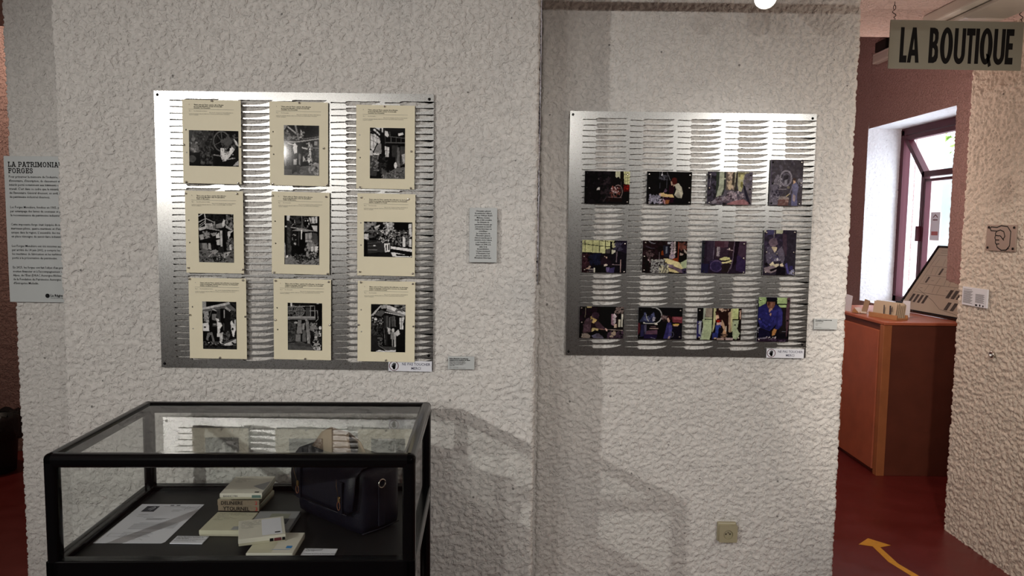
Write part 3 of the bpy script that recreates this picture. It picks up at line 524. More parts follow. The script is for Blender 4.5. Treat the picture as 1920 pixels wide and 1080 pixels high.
COL = [
"""b 141214;s 1e1a1e 60 5 0,0 65,100;p b8b8a0 68,0 78,0 78,22 68,20;l 80806a 1 73,0 73,20;p 1c1a12 78,0 86,0 86,30 78,30;p c8c89c 86,0 100,0 100,40 88,38;l 6a6a50 1 90,0 90,38;l 6a6a50 1 95,0 95,38;l 6a6a50 1 86,10 100,8;l 6a6a50 1 86,20 100,18;l 6a6a50 1 86,30 100,28;s 0e0e0a 14 3 68,20 78,38;p 4a100c 86,40 100,40 100,60 88,62;s 8a2418 14 2 88,44 98,54;p c8c4c0 27,54 30,50 34,50 34,57 27,58;e 504a4a 31,24 1.5,1.5
r 7a6a68 1.4 74,62 10,20;p 2a0c0c 62,46 76,44 80,60 66,62;s c8b0b0 22 1.8 60,48 76,66;s 7a4a44 30 2 58,46 80,80;l b8a0a0 1.2 60,50 61,60 70,61;l 6a5a5a 1.2 48,78 82,80;p 1e0e10 50,80 82,81 84,92 48,92;l 40383a 1.5 48,80 42,92;l 5a4e50 1 81,32 81,60;s 30282c 40 2.5 36,20 60,90""",
"""b 151315;l 5a5a60 1 29,0 29,22;l 8a8a90 1.2 34,0 34,8;p d0d0d8 32,8 35,8 36,13 32,13;s 54545c 20 2 28,12 46,30;l 6a6a70 1.2 45,4 52,26;l 505058 1.4 45,12 45,50;p 3a1c1c 56,20 66,20 68,40 58,40;e 4a201c 61,29 6,11;p b89888 53,30 56,30 58,42 55,42;p a89080 58,38 64,40 60,46;p b8b4a4 62,40 70,34 78,48 81,66 78,80 70,78 62,70 66,54;p 98948a 62,70 72,60 78,80 70,80;p 2c0e1c 50,40 62,46 60,66 50,66
p d2b888 28,66 38,64 42,68 58,69 62,78 48,77 32,75;p c0a8a0 28,66 33,66 33,74 29,72;s 9a98a8 70 2.2 8,72 34,96;s c8b8c8 22 1.6 26,78 48,98;s b08890 20 2 36,84 50,98;p 2e1422 34,78 60,78 70,88 50,96;p 8a5a3c 42,86 52,86 50,98 42,98;p 14101a 66,78 78,80 70,92 58,90;p 5a4a5a 42,50 46,58 44,62 38,62;l 4a4a54 1 30,34 30,50""",
"""b 5a5660;p 2c2a30 0,0 26,0 25,44 18,86 0,96;s 4e4a58 60 3 0,0 24,90;l 807c88 1.4 8,6 6,44;p 3a4238 20,0 26,0 25,44 20,70;p a4aa98 27,0 37,0 37,50 32,72 20,78 26,44;p 3c403c 37,0 41,0 41,46 36,70 32,70 37,50;p b4b8a4 27,19 41,19 41,23 27,23;p 6e645c 41,0 64,0 62,56 42,56;s b8a898 40 2.6 44,2 60,54;p b8a890 46,30 54,26 58,38 50,56 46,50;p 4a443c 56,4 60,0 60,40 54,40;p a8a490 60,0 64,0 64,52 60,52;p 3e3a38 64,0 67,0 66,50 70,56 60,60
p aeac90 67,0 92,0 80,40 76,60 70,58 67,40;p c4c08c 74,8 80,6 78,24 70,22;p 7e7a4c 74,30 78,30 78,52 74,44;s 8a8664 20 2.4 68,0 90,12;p 6a6468 82,6 100,6 100,100 90,80 80,40;s 7a7480 50 3 82,8 100,80;l 8c8894 1.4 80,30 94,96;p 2e2c38 78,36 84,44 96,90 92,96 84,70;p 8a848e 24,78 44,74 48,84 30,90 14,98 10,92;p 9a8c96 46,66 64,62 68,84 46,88;p 3a3438 42,70 50,66 48,80 42,80;s a89ca4 60 2.4 40,58 80,86;s 6a5e68 50 2.4 20,74 80,98;p 9a7478 46,96 60,88 82,82 96,96 90,100 44,100;p 2a262c 36,92 46,96 40,100 34,100""",
"""b 4e4a50;s 5c5862 90 4 0,0 100,100;p 585260 0,0 4,0 6,60 0,60;r 8a8690 4 48,40 17,16;r 6a6672 2 50,42 12,12;p 78747e 12,46 22,32 28,34 24,54 14,52;s a4a0aa 26 2 26,36 36,60;s b8b4bc 16 1.6 16,52 34,64;p 3a363c 42,36 54,34 56,50 44,52;p 8a8892 44,44 54,42 52,54 44,54;l 9a969e 1.6 4,52 30,53;l a49ea4 1.8 22,64 50,64;p 6e6a76 4,54 28,54 26,98 2,98;s 4a4652 30 3 4,60 40,84;s 8c8894 30 2.4 0,74 30,98
p c4a88e 70,43 76,42 78,50 72,52;e 5c4c48 74,42 5,3;p 767690 68,54 80,48 88,58 84,76 70,76;p 6a6a88 68,74 84,74 86,100 68,100;p 9a8e90 72,74 80,78 78,92 72,88;l 8a8494 3 68,58 62,74;l ccc098 2 60,74 44,84;e 8e8684 44,84 16,5;p 6e5452 28,86 60,86 58,100 26,100;s a08c86 20 2 28,82 58,96;s 8c8a94 20 3 86,42 100,54;e 7a7468 57,60 4,3""",
"""b 17131b;p c4c698 0,0 72,0 68,12 62,26 52,28 52,40 0,37;l 2a2a1c 1.4 7,0 7,36;l 2a2a1c 1.6 24,0 24,37;l 2a2a1c 1.4 38,0 39,38;l 2a2a1c 1.4 52,0 52,26;l 2a2a1c 1.6 0,12 40,18 64,20;l 2a2a1c 1.2 40,2 74,6;p 0e0c0c 62,2 67,4 66,60 62,30;p b4b290 66,10 74,8 76,20 68,24;p b4b4a0 66,28 72,30 70,42 66,42;p 4c4846 54,28 64,26 62,40 54,40;p 221c2a 74,0 100,0 100,40 80,30;s 4a4658 24 3 72,8 88,30;e c8c4b8 72,34 3,4;l 6a5e66 2.4 78,36 77,66
p 2a161c 0,40 14,44 12,100 0,100;s 4a3038 30 3 0,42 18,90;s 20243a 40 4 20,44 42,76;p c0a898 50,48 57,48 56,60 52,60;p 281c24 44,54 52,50 60,64 58,74 42,76;p d0c4b8 50,74 58,72 58,78 50,80;p 221820 56,56 66,62 66,80 56,74;e 18101a 54,46 4,5;l 8c7c80 1.2 68,74 88,75;l a08a88 2 87,60 87,96;s c8b8a8 16 2 38,84 46,96;p 6a6084 54,84 62,82 62,98 56,98;p 403a5c 62,86 74,82 72,100 60,100
p b0988c 8,90 14,84 20,84 16,90;e b8a498 18,82 2.5,3;l b0a8a8 1.4 16,90 34,89;l 8a8084 1.4 18,96 32,94;p 5e4e4c 12,96 16,94 16,100 12,100;p d8d8c8 27,84 30,86 30,100 27,100;p 0c0a10 30,76 54,82 56,100 30,100""",
"""b 1c1214;s 2a1c20 70 4 0,0 60,70;l 7a7880 1.8 14,2 20,8 28,9;l 4a4450 1.4 8,18 20,24 27,24;s 5a4a4c 20 2.4 6,30 26,60;l 7e7278 1.4 38,36 38,56;p 7a3c1c 42,34 46,30 48,44 42,44;p 22222e 46,14 60,14 60,50 48,48;p 6e727e 52,18 56,18 56,38 52,40;p a8a8b0 56,4 64,4 62,10 56,10;s b8acb4 40 1.8 64,4 67,40;s c4b8b8 40 1.8 70,2 73,40;l 7e3a28 1.4 80,4 80,66;p 8e849c 66,38 74,50 68,56 60,54;p 7e3a20 68,54 80,52 80,66 70,62;s b8a8ae 26 1.8 62,38 72,54
p b8a89c 84,18 90,12 92,24 86,26;p a89890 84,36 92,40 90,44 84,44;s 6e4840 40 2.4 82,6 98,26;p a89c94 92,24 100,34 100,40 94,34;p 0e0c0e 82,46 100,40 98,60 86,66;p a4b090 86,66 100,56 100,84 90,88;p cec498 48,54 56,54 84,66 92,84 88,86 60,72 50,64;p 7c6c7c 52,70 72,74 68,84 54,78;p 6a5a68 66,76 90,88 98,96 86,98 70,86;p c8bc90 58,82 72,88 86,98 78,98 62,94;p 3c344c 88,86 100,82 100,100 92,100
s b4b4b0 200 2.2 22,60 50,98;s 8c8c8c 100 2 20,66 58,98;s cac6ac 60 1.8 40,76 60,98;s 3a3438 60 1.6 20,62 56,98;l b0a0a0 2 14,60 18,66;s 1a1214 30 3 0,60 16,100""",
"""b 2a2130;p 2a2c34 0,0 8,0 4,100 0,100;p 3a3040 12,0 28,0 26,60 12,64;l 6a6070 1.2 28,0 27,56;p 4e3440 29,0 60,0 58,20 30,22;p 5a4450 50,0 60,0 58,20 50,20;p 3a2c38 29,20 60,22 58,56 30,56;s 9a909a 70 1.5 35,18 40,48;l b0a8a8 2 36,20 35,46;p 34262e 60,0 72,0 72,50 60,46;l a89498 1.6 57,26 70,29;e c8c0b8 62,24 1.6,2;l 6e6070 1.8 73,0 70,60 66,86;p 1e1420 74,0 84,0 80,60 70,86;p 483848 84,0 100,0 98,96 78,80;p 3a2e4e 80,40 98,60 98,98 78,90
p d2ce98 40,56 52,49 63,51 64,57 52,60 44,59;p 16100c 52,61 66,57 66,61 50,63;p c8c094 44,66 56,64 66,58 69,62 60,68 48,70;e d8d4a0 65,69 2,1.5;p 4c4058 20,60 38,58 46,66 44,72;p 342c4c 20,62 44,66 46,90 36,98 20,90;r 5a4c70 1.4 34,78 13,16;p 2a2224 46,74 66,68 62,96 46,98;p 262440 0,70 18,72 16,100 0,100;l 6e6470 1.2 66,80 60,98""",
"""b 35303c;s 443c50 60 5 0,0 70,50;p 4c4a68 8,0 32,0 30,10 10,12;p b8bca4 36,0 58,0 57,8 37,8;p b0b0a4 0,0 7,0 7,6 0,6;l 8a8684 1.6 32,0 30,20;p 4a3c48 56,6 70,10 72,60 60,44;p 34303a 72,0 100,0 96,100 76,100;e 7a6a74 29,28 13,9;p 6a5c68 18,22 38,18 44,32 20,34;p cabca4 24,37 42,38 40,46 34,50 28,44;p d8ccb8 30,46 38,50 48,42 42,54 36,52
p 5c5666 12,38 22,36 38,54 30,72 12,76 8,56;p 66606e 40,48 56,36 64,50 66,62 62,76 54,68;p 4a4660 24,56 48,58 50,68 26,70;s 716c7c 30 3 12,40 62,70;p d8cfb4 20,76 30,70 36,76 48,74 50,78 38,84 24,80;p d4c8b0 52,76 60,72 64,80 54,80;e c8c4c8 44,65 3,3;p 8e8288 4,84 30,78 44,84 54,86 26,96 6,92;p 1a161c 20,88 44,82 46,86 26,92;p 1a161e 44,80 70,84 70,100 40,100;p 545084 68,76 74,72 82,96 76,96;s a0a0b8 26 2 82,86 98,98;p 3a3660 80,80 92,78 92,88 82,88;e 1c181c 11,76 5,4""",
"""b 130f12;s 281a24 40 5 0,0 45,45;p bcae84 16,0 28,0 27,5 17,5;l 8a8070 1 14,5 13,34;e 4e3a48 36,29 8,10;p 3a2a36 28,22 42,20 44,38 34,38;p c8b078 25,34 30,36 40,42 36,50 31,56 26,46;p b0986c 24,34 28,30 28,40;p 4e3c42 12,46 22,36 28,46 30,80 8,84 10,62;s 64505a 30 3 12,40 28,76;p 48363f 34,50 42,46 60,70 56,74 44,70 38,66;p 2a1c20 26,50 36,54 34,78 26,76
p c8b888 29,68 36,68 34,76 28,80;p c8b488 36,68 44,70 42,76 36,74;p d0b0a8 59,68 64,72 63,78 58,72;l 8a6a60 1.2 44,71 60,72;l 9c8c88 1.4 64,72 98,74;p 8a8078 6,86 18,84 26,92 24,100 8,100;p 6e6c80 28,92 40,84 52,92 56,100 34,100;p 5a5460 38,86 44,84 56,98 40,98;s 4a3a48 40 3 66,80 98,100;s a89888 20 2 70,76 82,94
p 8a6e7c 72,24 78,24 78,60 72,56;s c8bcc0 24 2 76,20 82,50;p b4a090 78,54 84,54 84,66 78,66;p c0bcac 88,40 92,40 92,64 88,64;p cac8bc 94,24 98,24 97,64 94,62;l 2a1c1c 1.4 86,2 86,64;s 7e706c 40 2 80,2 98,20;p 0a080a 60,30 70,40 68,62 60,62""",
"""b 120f16;p 343850 4,44 14,22 24,8 32,10 30,22 20,40 8,46;p 44486a 12,34 20,22 18,32 12,40;p 22243a 22,14 36,16 36,46 12,46;s 5a5e80 40 2 14,14 36,46;r a8a8a8 2 36,26 17,24;p 120f16 14,2 40,2 36,12 30,22 20,30;p 22253c 10,44 36,44 36,50 10,50;l a8a8a8 1.8 14,50 40,51;e d4cfc4 41,53 3,4;e c8c8c0 14,49 2,2.4;s a4a0ac 16 2 34,32 38,42
p 502028 0,50 6,50 6,76 0,90;p 2c2a48 8,54 14,54 14,90 6,94;p 504c60 14,56 20,54 20,84 16,84;p 1a1010 26,56 44,54 44,70 28,70;l a08c88 1.6 27,66 46,66;l 8a7078 1.2 30,60 40,60;p 5c4454 20,74 44,70 44,84 18,86;p 241c3a 14,84 44,86 42,98 14,98;l 6e6a80 1.2 30,94 40,98
p 2e2424 54,30 62,28 62,44 56,44;s 7a6a6a 24 2 52,26 66,36;p 6e3840 76,28 100,28 100,48 78,46;p 8a5058 78,30 100,30 98,38 80,38;p c8a858 78,52 92,50 92,54 80,56;p b09078 80,55 92,54 90,58 80,58;p 17131e 78,58 100,58 100,100 78,100;e 2c1418 70,34 6,8;p c8a898 65,34 68,32 72,42 70,48 66,42;p 3a3668 66,48 74,46 78,66 74,98 58,98 62,76;p 4c487c 70,54 77,56 76,88 70,88;p a08c88 70,90 74,90 72,98 68,98;p 0c0a10 46,50 64,54 58,98 46,96;r 4c4a58 1.4 77,84 4,8""",
"""b 1a1214;p 120e0c 0,0 14,0 11,40 0,42;p 343060 0,42 10,40 10,90 0,94;p 9ca0a8 5,42 11,42 9,84 5,80;p a0a89a 14,0 19,0 16,100 8,100 14,60;p 968c80 19,0 34,0 34,28 19,28;p a8b494 12,36 34,34 34,72 30,100 12,98 16,60;p c2c8a4 18,30 36,30 36,34 18,34;l 2a2c20 1.6 18,36 36,35;p 1c1a14 34,0 37,0 36,76 32,98 30,98 34,72;p b8b890 37,0 42,0 42,34 40,60 36,76;p 2a1a18 42,0 74,0 74,60 60,74 44,30
s b8a090 20 1.6 50,0 70,10;p 3c2420 40,10 48,14 50,30 44,34;p d0b098 42,22 48,22 50,32 45,40 42,34;p 30141a 44,34 54,30 56,44 44,46;s a82818 14 1.6 44,38 52,46;p c0a4a0 44,46 56,44 56,54 44,54;p 3c4a8c 42,54 54,52 54,72 48,90 42,84;p 30366c 36,78 46,76 48,94 36,96;p b49880 56,36 60,44 66,66 62,70 56,54;p c4a080 60,70 66,68 68,86 60,90 58,80;p 16121e 50,58 60,70 56,90 48,88;l c8c4b8 1.4 66,56 66,72
p a8907c 70,14 76,10 76,76 72,74;p b8b48c 75,4 80,0 80,70 78,76 76,50;p c0c894 79,2 92,0 92,34 80,34;p 2a1814 92,0 100,0 100,40 94,36;p c8a898 95,6 98,6 98,34 96,34;l 28241a 1.6 80,36 98,36;p a8b496 80,38 94,38 92,60 98,80 90,98 82,94 80,60;p 24201c 90,60 98,84 94,98 98,60;e 2a241e 86,52 1.6,3;e 2a241e 81,40 1.4,1.6;p 14100e 70,76 80,74 82,90 68,92;s 7a6458 20 2 56,80 70,96;p a49088 46,94 62,92 62,100 46,100;p b0a0a0 66,92 82,92 82,100 66,100;p c0a890 40,92 46,92 44,96 40,96""",
"""b 16131a;p 9ab080 2,0 28,0 24,14 4,22;p a4b888 58,0 92,0 92,14 60,14;l 24281c 1.6 56,16 92,15;p a4b888 64,17 88,17 88,22 74,24 66,20;p 221e20 72,22 90,22 90,92 70,92;p 564048 90,0 100,0 98,60 92,92 88,40;s 6a5058 20 2 90,4 98,44;p 14121c 26,0 56,0 60,4 58,10 50,11 26,9;e 17141f 42,3 17,5.5;p 7a5648 28,10 54,10 52,20 46,26 40,28 32,24 28,16;p 4e3028 32,10 38,12 36,20 30,18;p 8c685a 40,14 46,12 44,20 40,22;p b09080 40,24 46,24 42,44 36,40 34,28
p 2c2c62 2,24 24,14 34,26 40,48 46,28 56,16 72,24 78,34 78,62 66,72 56,70 60,60 40,76 10,68 2,50;p 3c3a78 64,24 76,30 78,60 66,68;p 222350 8,44 24,58 44,64 40,74 16,70;p 343476 46,32 60,28 58,48 44,52;p a87c50 48,76 54,70 62,72 58,84 48,86;s 3a3a80 30 4 8,28 70,66;p 191730 6,70 40,78 44,88 6,92;p 16141c 56,80 90,80 88,92 60,92;p 7a7484 4,92 30,89 36,92 8,96;s c0b8c0 16 1.6 28,88 60,94;s 9a9aa8 10 1.6 2,66 10,80;p 2c2030 0,94 100,92 100,100 0,100;s 5a4a60 20 2 20,92 98,98;l 7a7c88 1 78,76 90,76"""]

def pin(parent, x, z, m=M_CHROME, off=.001):
    return lathe('magnet', [(.0034, 0), (.0036, .004), (.0026, .0052), (.001, .0056)], m, parent, 10, 'y', (x, -off, z))

# ------------------------------------------------------------------ nine archive sheets
SH = [ # centre px-derived position (x, z), photo box (u0, v0, u1, v1), magnets, subject
 (-1.069, 1.8745, (.11, .363, .955, .788), [(.51,.012),(.02,.54),(.99,.55),(.055,.985),(.945,.985)], 'bright worker by a flywheel, top left of the nine'),
 (-.761, 1.8715, (.245, .278, .845, .875), [(.51,.012),(.02,.53),(.925,.545),(.05,.985),(.98,.985)], 'machine under crossing beams, top middle of the nine'),
 (-.4545, 1.8640, (.235, .27, .835, .877), [(.48,.015),(.03,.535),(.945,.545),(.07,.985),(.94,.985)], 'smoke hood before windows, top right of the nine'),
 (-1.0665, 1.556, (.225, .277, .83, .868), [(.015,.035),(.90,.03),(.04,.94),(.98,.95)], 'railed platform above a machine, middle left of the nine'),
 (-.7585, 1.556, (.22, .287, .822, .882), [(.02,.05),(.94,.05),(.04,.985),(.97,.985)], 'dark power hammer amid rubble, centre of the nine'),
 (-.4525, 1.554, (.115, .342, .95, .768), [(.07,.05),(.88,.06),(.05,.955),(.965,.965)], 'wide print of a sunlit hall, middle right of the nine'),
 (-1.0615, 1.245, (.235, .29, .825, .88), [(.02,.015),(.95,.02),(.02,.46),(.985,.47),(.53,.985)], 'two workers in white by a press, bottom left of the nine'),
 (-.7560, 1.245, (.245, .293, .845, .88), [(.04,.025),(.96,.025),(.03,.51),(.98,.56),(.55,.985)], 'drop hammer under a railed gallery, bottom middle of the nine'),
 (-.4530, 1.2415, (.235, .285, .835, .878), [(.06,.02),(.96,.025),(.02,.545),(.975,.55),(.5,.98)], 'workers under a jutting hood, bottom right of the nine')]
HEAD = ["Thiers, usine de Thiers, quartier dit Le Moutier\ngrosse forge Mondière, dossier de la ferraille\nensemble, vue d'ensemble",
        "Thiers, usine de Thiers, quartier dit Le Moutier\ngrosse forge Mondière, usine de quincaillerie\natelier de fabrication",
        "Thiers, usine de Thiers, quartier dit Le Moutier, rue des forges\nrésidu de martelage, marteau-pilon et presse, vue d'ensemble\nateliers, conditions de travail"]
SW, SHh = .207, .293
for i, (cx, cz, pb, mg, subj) in enumerate(SH):
    t = thing('archive_sheet', 'cream archive sheet, ' + subj, 'sheet', (cx, 2.678, cz), (0, rnd.uniform(-.004, .004)+.008, 0), 'archive sheets on the left steel plate')
    flat('card', [[(-SW/2, -SHh/2), (SW/2, -SHh/2), (SW/2, SHh/2), (-SW/2, SHh/2)], circle(-SW/2+.0125, SHh/2-.36*SHh, .0026, n=10), circle(-SW/2+.014, SHh/2-.63*SHh, .0026, n=10)], M_PAPER, t, .0012)
    wpx = int((pb[2]-pb[0])*SW/.00155); hpx = int((pb[3]-pb[1])*SHh/.00155)
    img = paint(BW[i], wpx, hpx, i+5)
    print_mesh('photograph', img, -SW/2+pb[0]*SW, -SW/2+pb[2]*SW, SHh/2-pb[3]*SHh, SHh/2-pb[1]*SHh, t)
    for u, v in mg: pin(t, -SW/2+u*SW, SHh/2-v*SHh)
    top = SHh/2-.05*SHh - (.004 if i in (5, 8) else 0)
    x0 = -SW/2+.20*SW
    text('caption', HEAD[0 if i < 3 else (1 if i < 5 else 2)], .0055, x0, top, M_INK, t, bold=.00012, res=1)
    text('caption', 'B.', .0045, -SW/2+.115*SW, top, M_INKG, t, res=1)
    strokes('rule_line', [[(-SW/2+.11*SW, top-.0185), (SW/2-.12*SW, top-.0185)]], .0007, M_INKG, t)
    text('caption', "Fig. 1      Vue d'ensemble" if i % 3 else "Fig. 1      Vue d'ensemble de l'atelier", .0044, -SW/2+.115*SW, top-.0225, M_INKG, t, res=1)
    text('caption', "Phot. Inv. R. Choplain, R. Maston 84.63.0" + str(411+i) + " X", .0044, SW/2-.13*SW, top-.0275, M_INKG, t, align='RIGHT', res=1)
    text('caption', "La Direction générale culturelle, DRAC Inv. de Thiers, reproductions libres, autorisation\nréservée, exemplaire", .0040, -SW/2+.115*SW, top-.0325, M_INKG, t, res=1)

# ------------------------------------------------------------------ twelve colour photographs
CP = [(.3785, 1.7495), (.6285, 1.7505), (.873, 1.753), (1.1005, 1.7775), (.3735, 1.4715), (.6185, 1.4725), (.859, 1.475), (1.0855, 1.496), (.3685, 1.2015), (.6085, 1.2005), (.850, 1.2005), (1.0715, 1.2215)]
CT = ['dark machine near a window and a red patch', 'worker in a pale shirt bent over a heap of blades', 'pale green machine frame among castings', 'upright photo of a worker at a large grey wheel', 'seated worker under a wide pale window', 'forearm reaching over a pile of bright knife blanks', 'glowing yellow bars between dark purple machine columns', 'upright photo of a capped man in grey working at a bench', 'capped worker holding a long rod in a dark workshop', 'worker in blue coveralls beside a flywheel', 'seated worker in jeans between pale green columns', 'upright photo of a man in a dark blue smock and cap']
for i, (cx, cz) in enumerate(CP):
    por = i in (3, 7, 11); w_, h_ = (.131, .183) if por else (.181, .131)
    t = thing('colour_photograph', 'small colour photograph of ' + CT[i] if not por else 'small ' + CT[i].replace('upright photo', 'upright colour photograph'), 'photograph', (cx, 3.037, cz), (0, rnd.uniform(-.004, .004)+.004, 0), 'colour photographs on the right steel plate')
    box('backing_card', -w_/2, w_/2, -.0009, .0009, -h_/2, h_/2, M_WHITEP, t)
    img = paint(COL[i], int(w_/.0017), int(h_/.0017), i+50)
    print_mesh('print', img, -w_/2, w_/2, -h_/2, h_/2, t, .0012)
    e = .009
    xs = [-w_/2+e, w_/2-e]
    for x in xs:
        for z in ((h_/2-e, 0, -h_/2+e) if i in (1, 2, 3, 6, 7, 11) or x < 0 else (h_/2-e, -h_/2+e)):
            pin(t, x + rnd.uniform(-.002, .002), z + rnd.uniform(-.004, .002), M_CHROME if (i + (x > 0)) % 3 else M_BLACK)

# ------------------------------------------------------------------ "ne pas toucher" labels
def hand_stop(parent, cx, cz, s):
    flat('symbol_ring', [circle(cx, cz, s, n=32), circle(cx, cz, s*.86, n=32)], M_INKR, parent, .0003, off=.0011)
    bm = bmesh.new()
    def cap(x0, z0, x1, z1, w):
        a = Vector((x0, z0)); b = Vector((x1, z1)); d = (b-a).normalized(); ang = math.atan2(d.y, d.x); pts = []
        for k in range(7): th = ang+PI/2+PI*k/6; pts.append((a.x+w*math.cos(th), a.y+w*math.sin(th)))
        for k in range(7): th = ang-PI/2+PI*k/6; pts.append((b.x+w*math.cos(th), b.y+w*math.sin(th)))
        bm.faces.new([bm.verts.new((cx+x*s, -.0013, cz+z*s)) for x, z in pts])
    cap(-.05, -.25, .05, -.3, .30); cap(-.22, -.1, -.32, .38, .085); cap(-.05, 0, -.10, .56, .09); cap(.12, 0, .12, .60, .09); cap(.27, -.1, .33, .48, .085); cap(.2, -.45, -.48, -.05, .09); cap(0, -.5, .08, -.5, .22)
    return bm_obj('hand_symbol', bm, M_INK, parent)
def notouch(label, cx, cz, y, w, h):
    t = thing('do_not_touch_label', label, 'label', (cx, y, cz), (0, .008, 0), 'do not touch labels')
    box('sticker', -w/2, w/2, -.0008, .0008, -h/2, h/2, M_WHITEP, t)
    hand_stop(t, -w/2+h*.52, 0, h*.46)
    text('lettering', 'NE PAS TOUCHER', .0136, w*.135, h*.36, mat('blue_black_ink', (.03, .03, .08), .5), t, align='CENTER', bold=.0001, sx=.93)
    text('lettering', 'MERCI', .0136, w*.135, -h*.04, MATS['blue_black_ink'], t, align='CENTER', bold=.0001, sx=.93)
    return t
notouch("white 'NE PAS TOUCHER MERCI' label with a hand, lower right corner of the left plate", -.367, 1.0785, 2.683, .158, .038)
notouch("white 'NE PAS TOUCHER MERCI' label with a hand, lower right corner of the right plate", 1.128, 1.0815, 3.042, .154, .038)

# ------------------------------------------------------------------ wall panels
def panel(name, label, cx, cz, y, w, h, m=M_GREYP, t=.006, rot=(0, 0, 0), cat='panel'):
    p = thing(name, label, cat, (cx, y, cz), rot)
    box('board', -w/2, w/2, -t, .006, -h/2, h/2, m, p, .0006, 1); p['t'] = t; return p
p = panel('text_panel', 'small grey upright panel with centred French text between the two steel plates', -.1055, 1.5575, 2.685, .099, .195)
text('lettering', "L'inventaire général\ndu patrimoine culturel,\ncrée en 1964 par André\nMalraux, recense,\nétudie et fait connaître\nles éléments du\npatrimoine français qui\nprésentent un intérêt\nculturel, historique ou\nscientifique.\nLa compétence de\nl'Inventaire général,\nd'abord exercée par le\nministère de la Culture\na été transférée à la\nRégion en 2004, à la\nsuite de la\ndécentralisation.\nUn bien inventorié\nà l'Inventaire n'est\npas pour autant un\nMonument Historique.", .0074, 0, .0895, M_INK, p, off=.0068, align='CENTER', bold=.0001, space=1.075, res=1, sx=.90)
p = panel('caption_card', 'small grey caption card under the right side of the left steel plate', -.1815, 1.0925, 2.687, .096, .047, t=.004, cat='caption card')
text('lettering', "Fiches d'inventaire du patrimoine\nindustriel de la coutellerie de Thiers", .0058, -.0425, .019, M_INK, p, off=.0048, bold=.00025, res=1, sx=.88, space=1.0)
text('lettering', "André Maston et l'inventaire général\nDans le cadre de l'inventaire général et\nla DRAC, prises en marteau-pilon, de\n« Les forges mondiales, témoin »\nThiers 1984", .0042, -.0425, .0075, M_INKG, p, off=.0048, bold=.0001, res=1, sx=.9, space=.9)
text('lettering', "Texte : Cécile Pradel\nPhoto : Inventaire DRAC, Musée Thiers", .0040, -.0425, -.0135, M_INKG, p, off=.0048, res=1, sx=.9, space=.9)
p = panel('caption_card', 'small grey caption card on the wall beside the right steel plate', 1.290, 1.2045, 3.047, .095, .044, t=.004, cat='caption card')
text('lettering', "Photographies de l'activité à la forge\nFonds des Forges", .0054, -.043, .0195, M_INK, p, off=.0048, bold=.0002, res=1, sx=.85)
text('lettering', "Tirages couleur\nThiers\n1984", .0044, -.043, .006, M_INKG, p, off=.0048, res=1)
text('lettering', "Région Auvergne\nInventaire général du patrimoine culturel", .0040, -.043, -.0115, M_INKG, p, off=.0048, res=1, sx=.9)

# large panel at the left, partly behind the pier
p = panel('text_panel', "large grey text panel headed 'LA PATRIMONIA... FORGES' half hidden at far left", -1.83, 1.551, 3.04, .44, .59, t=.008)
SLAB = {'L': (.62, [(.12, 0, .12, 1), (.0, .07, .6, .07), (.56, .07, .56, .3), (0, .93, .3, .93)]),
 'A': (.78, [(.10, 0, .38, 1), (.68, 0, .40, 1), (.2, .33, .58, .33), (-.02, .05, .26, .05), (.52, .05, .82, .05), (.24, .94, .42, .94)]),
 'P': (.70, [(.14, 0, .14, 1), (0, .06, .34, .06), (0, .93, .5, .93), (.5, .93, .62, .82), (.62, .82, .62, .58), (.62, .58, .5, .46), (.5, .46, .14, .46)]),
 'T': (.70, [(.33, 0, .33, 1), (.18, .06, .5, .06), (0, .93, .66, .93), (.03, .93, .03, .68), (.63, .93, .63, .68)]),
 'R': (.80, [(.14, 0, .14, 1), (0, .06, .3, .06), (0, .93, .5, .93), (.5, .93, .62, .82), (.62, .82, .62, .6), (.62, .6, .5, .5), (.5, .5, .14, .5), (.42, .5, .66, .06), (.58, .06, .82, .06)]),
 'I': (.36, [(.16, 0, .16, 1), (0, .06, .32, .06), (0, .93, .32, .93)]),
 'M': (.98, [(.14, 0, .14, 1), (.80, 0, .80, 1), (.16, .98, .47, .15), (.78, .98, .47, .15), (0, .06, .28, .06), (.66, .06, .94, .06), (0, .93, .2, .93), (.74, .93, .94, .93)]),
 'O': (.82, [(.38, .03, .16, .15), (.16, .15, .07, .5), (.07, .5, .16, .85), (.16, .85, .38, .97), (.38, .97, .6, .85), (.6, .85, .69, .5), (.69, .5, .6, .15), (.6, .15, .38, .03)]),
 'N': (.84, [(.14, 0, .14, 1), (.68, 0, .68, 1), (.14, .98, .68, .04), (0, .06, .28, .06), (0, .93, .2, .93), (.54, .93, .80, .93)]),
 'F': (.66, [(.14, 0, .14, 1), (0, .06, .34, .06), (0, .93, .6, .93), (.58, .93, .58, .68), (.14, .5, .42, .5), (.42, .38, .42, .62)]),
 'G': (.84, [(.66, .72, .6, .87), (.6, .87, .38, .97), (.38, .97, .16, .85), (.16, .85, .07, .5), (.07, .5, .16, .15), (.16, .15, .38, .03), (.38, .03, .6, .1), (.6, .1, .64, .42), (.48, .44, .8, .44)]),
 'E': (.68, [(.14, 0, .14, 1), (0, .06, .6, .06), (.6, .06, .6, .3), (0, .93, .58, .93), (.58, .93, .58, .7), (.14, .5, .4, .5), (.4, .38, .4, .62)]),
 'S': (.64, [(.52, .7, .5, .88), (.5, .88, .3, .97), (.3, .97, .1, .86), (.1, .86, .1, .64), (.1, .64, .5, .4), (.5, .4, .52, .16), (.52, .16, .3, .03), (.3, .03, .1, .1), (.1, .1, .06, .32)]),
 'D': (.80, [(.14, 0, .14, 1), (0, .06, .42, .06), (0, .93, .42, .93), (.42, .93, .62, .8), (.62, .8, .68, .5), (.68, .5, .62, .2), (.62, .2, .42, .06)]), ' ': (.34, [])}
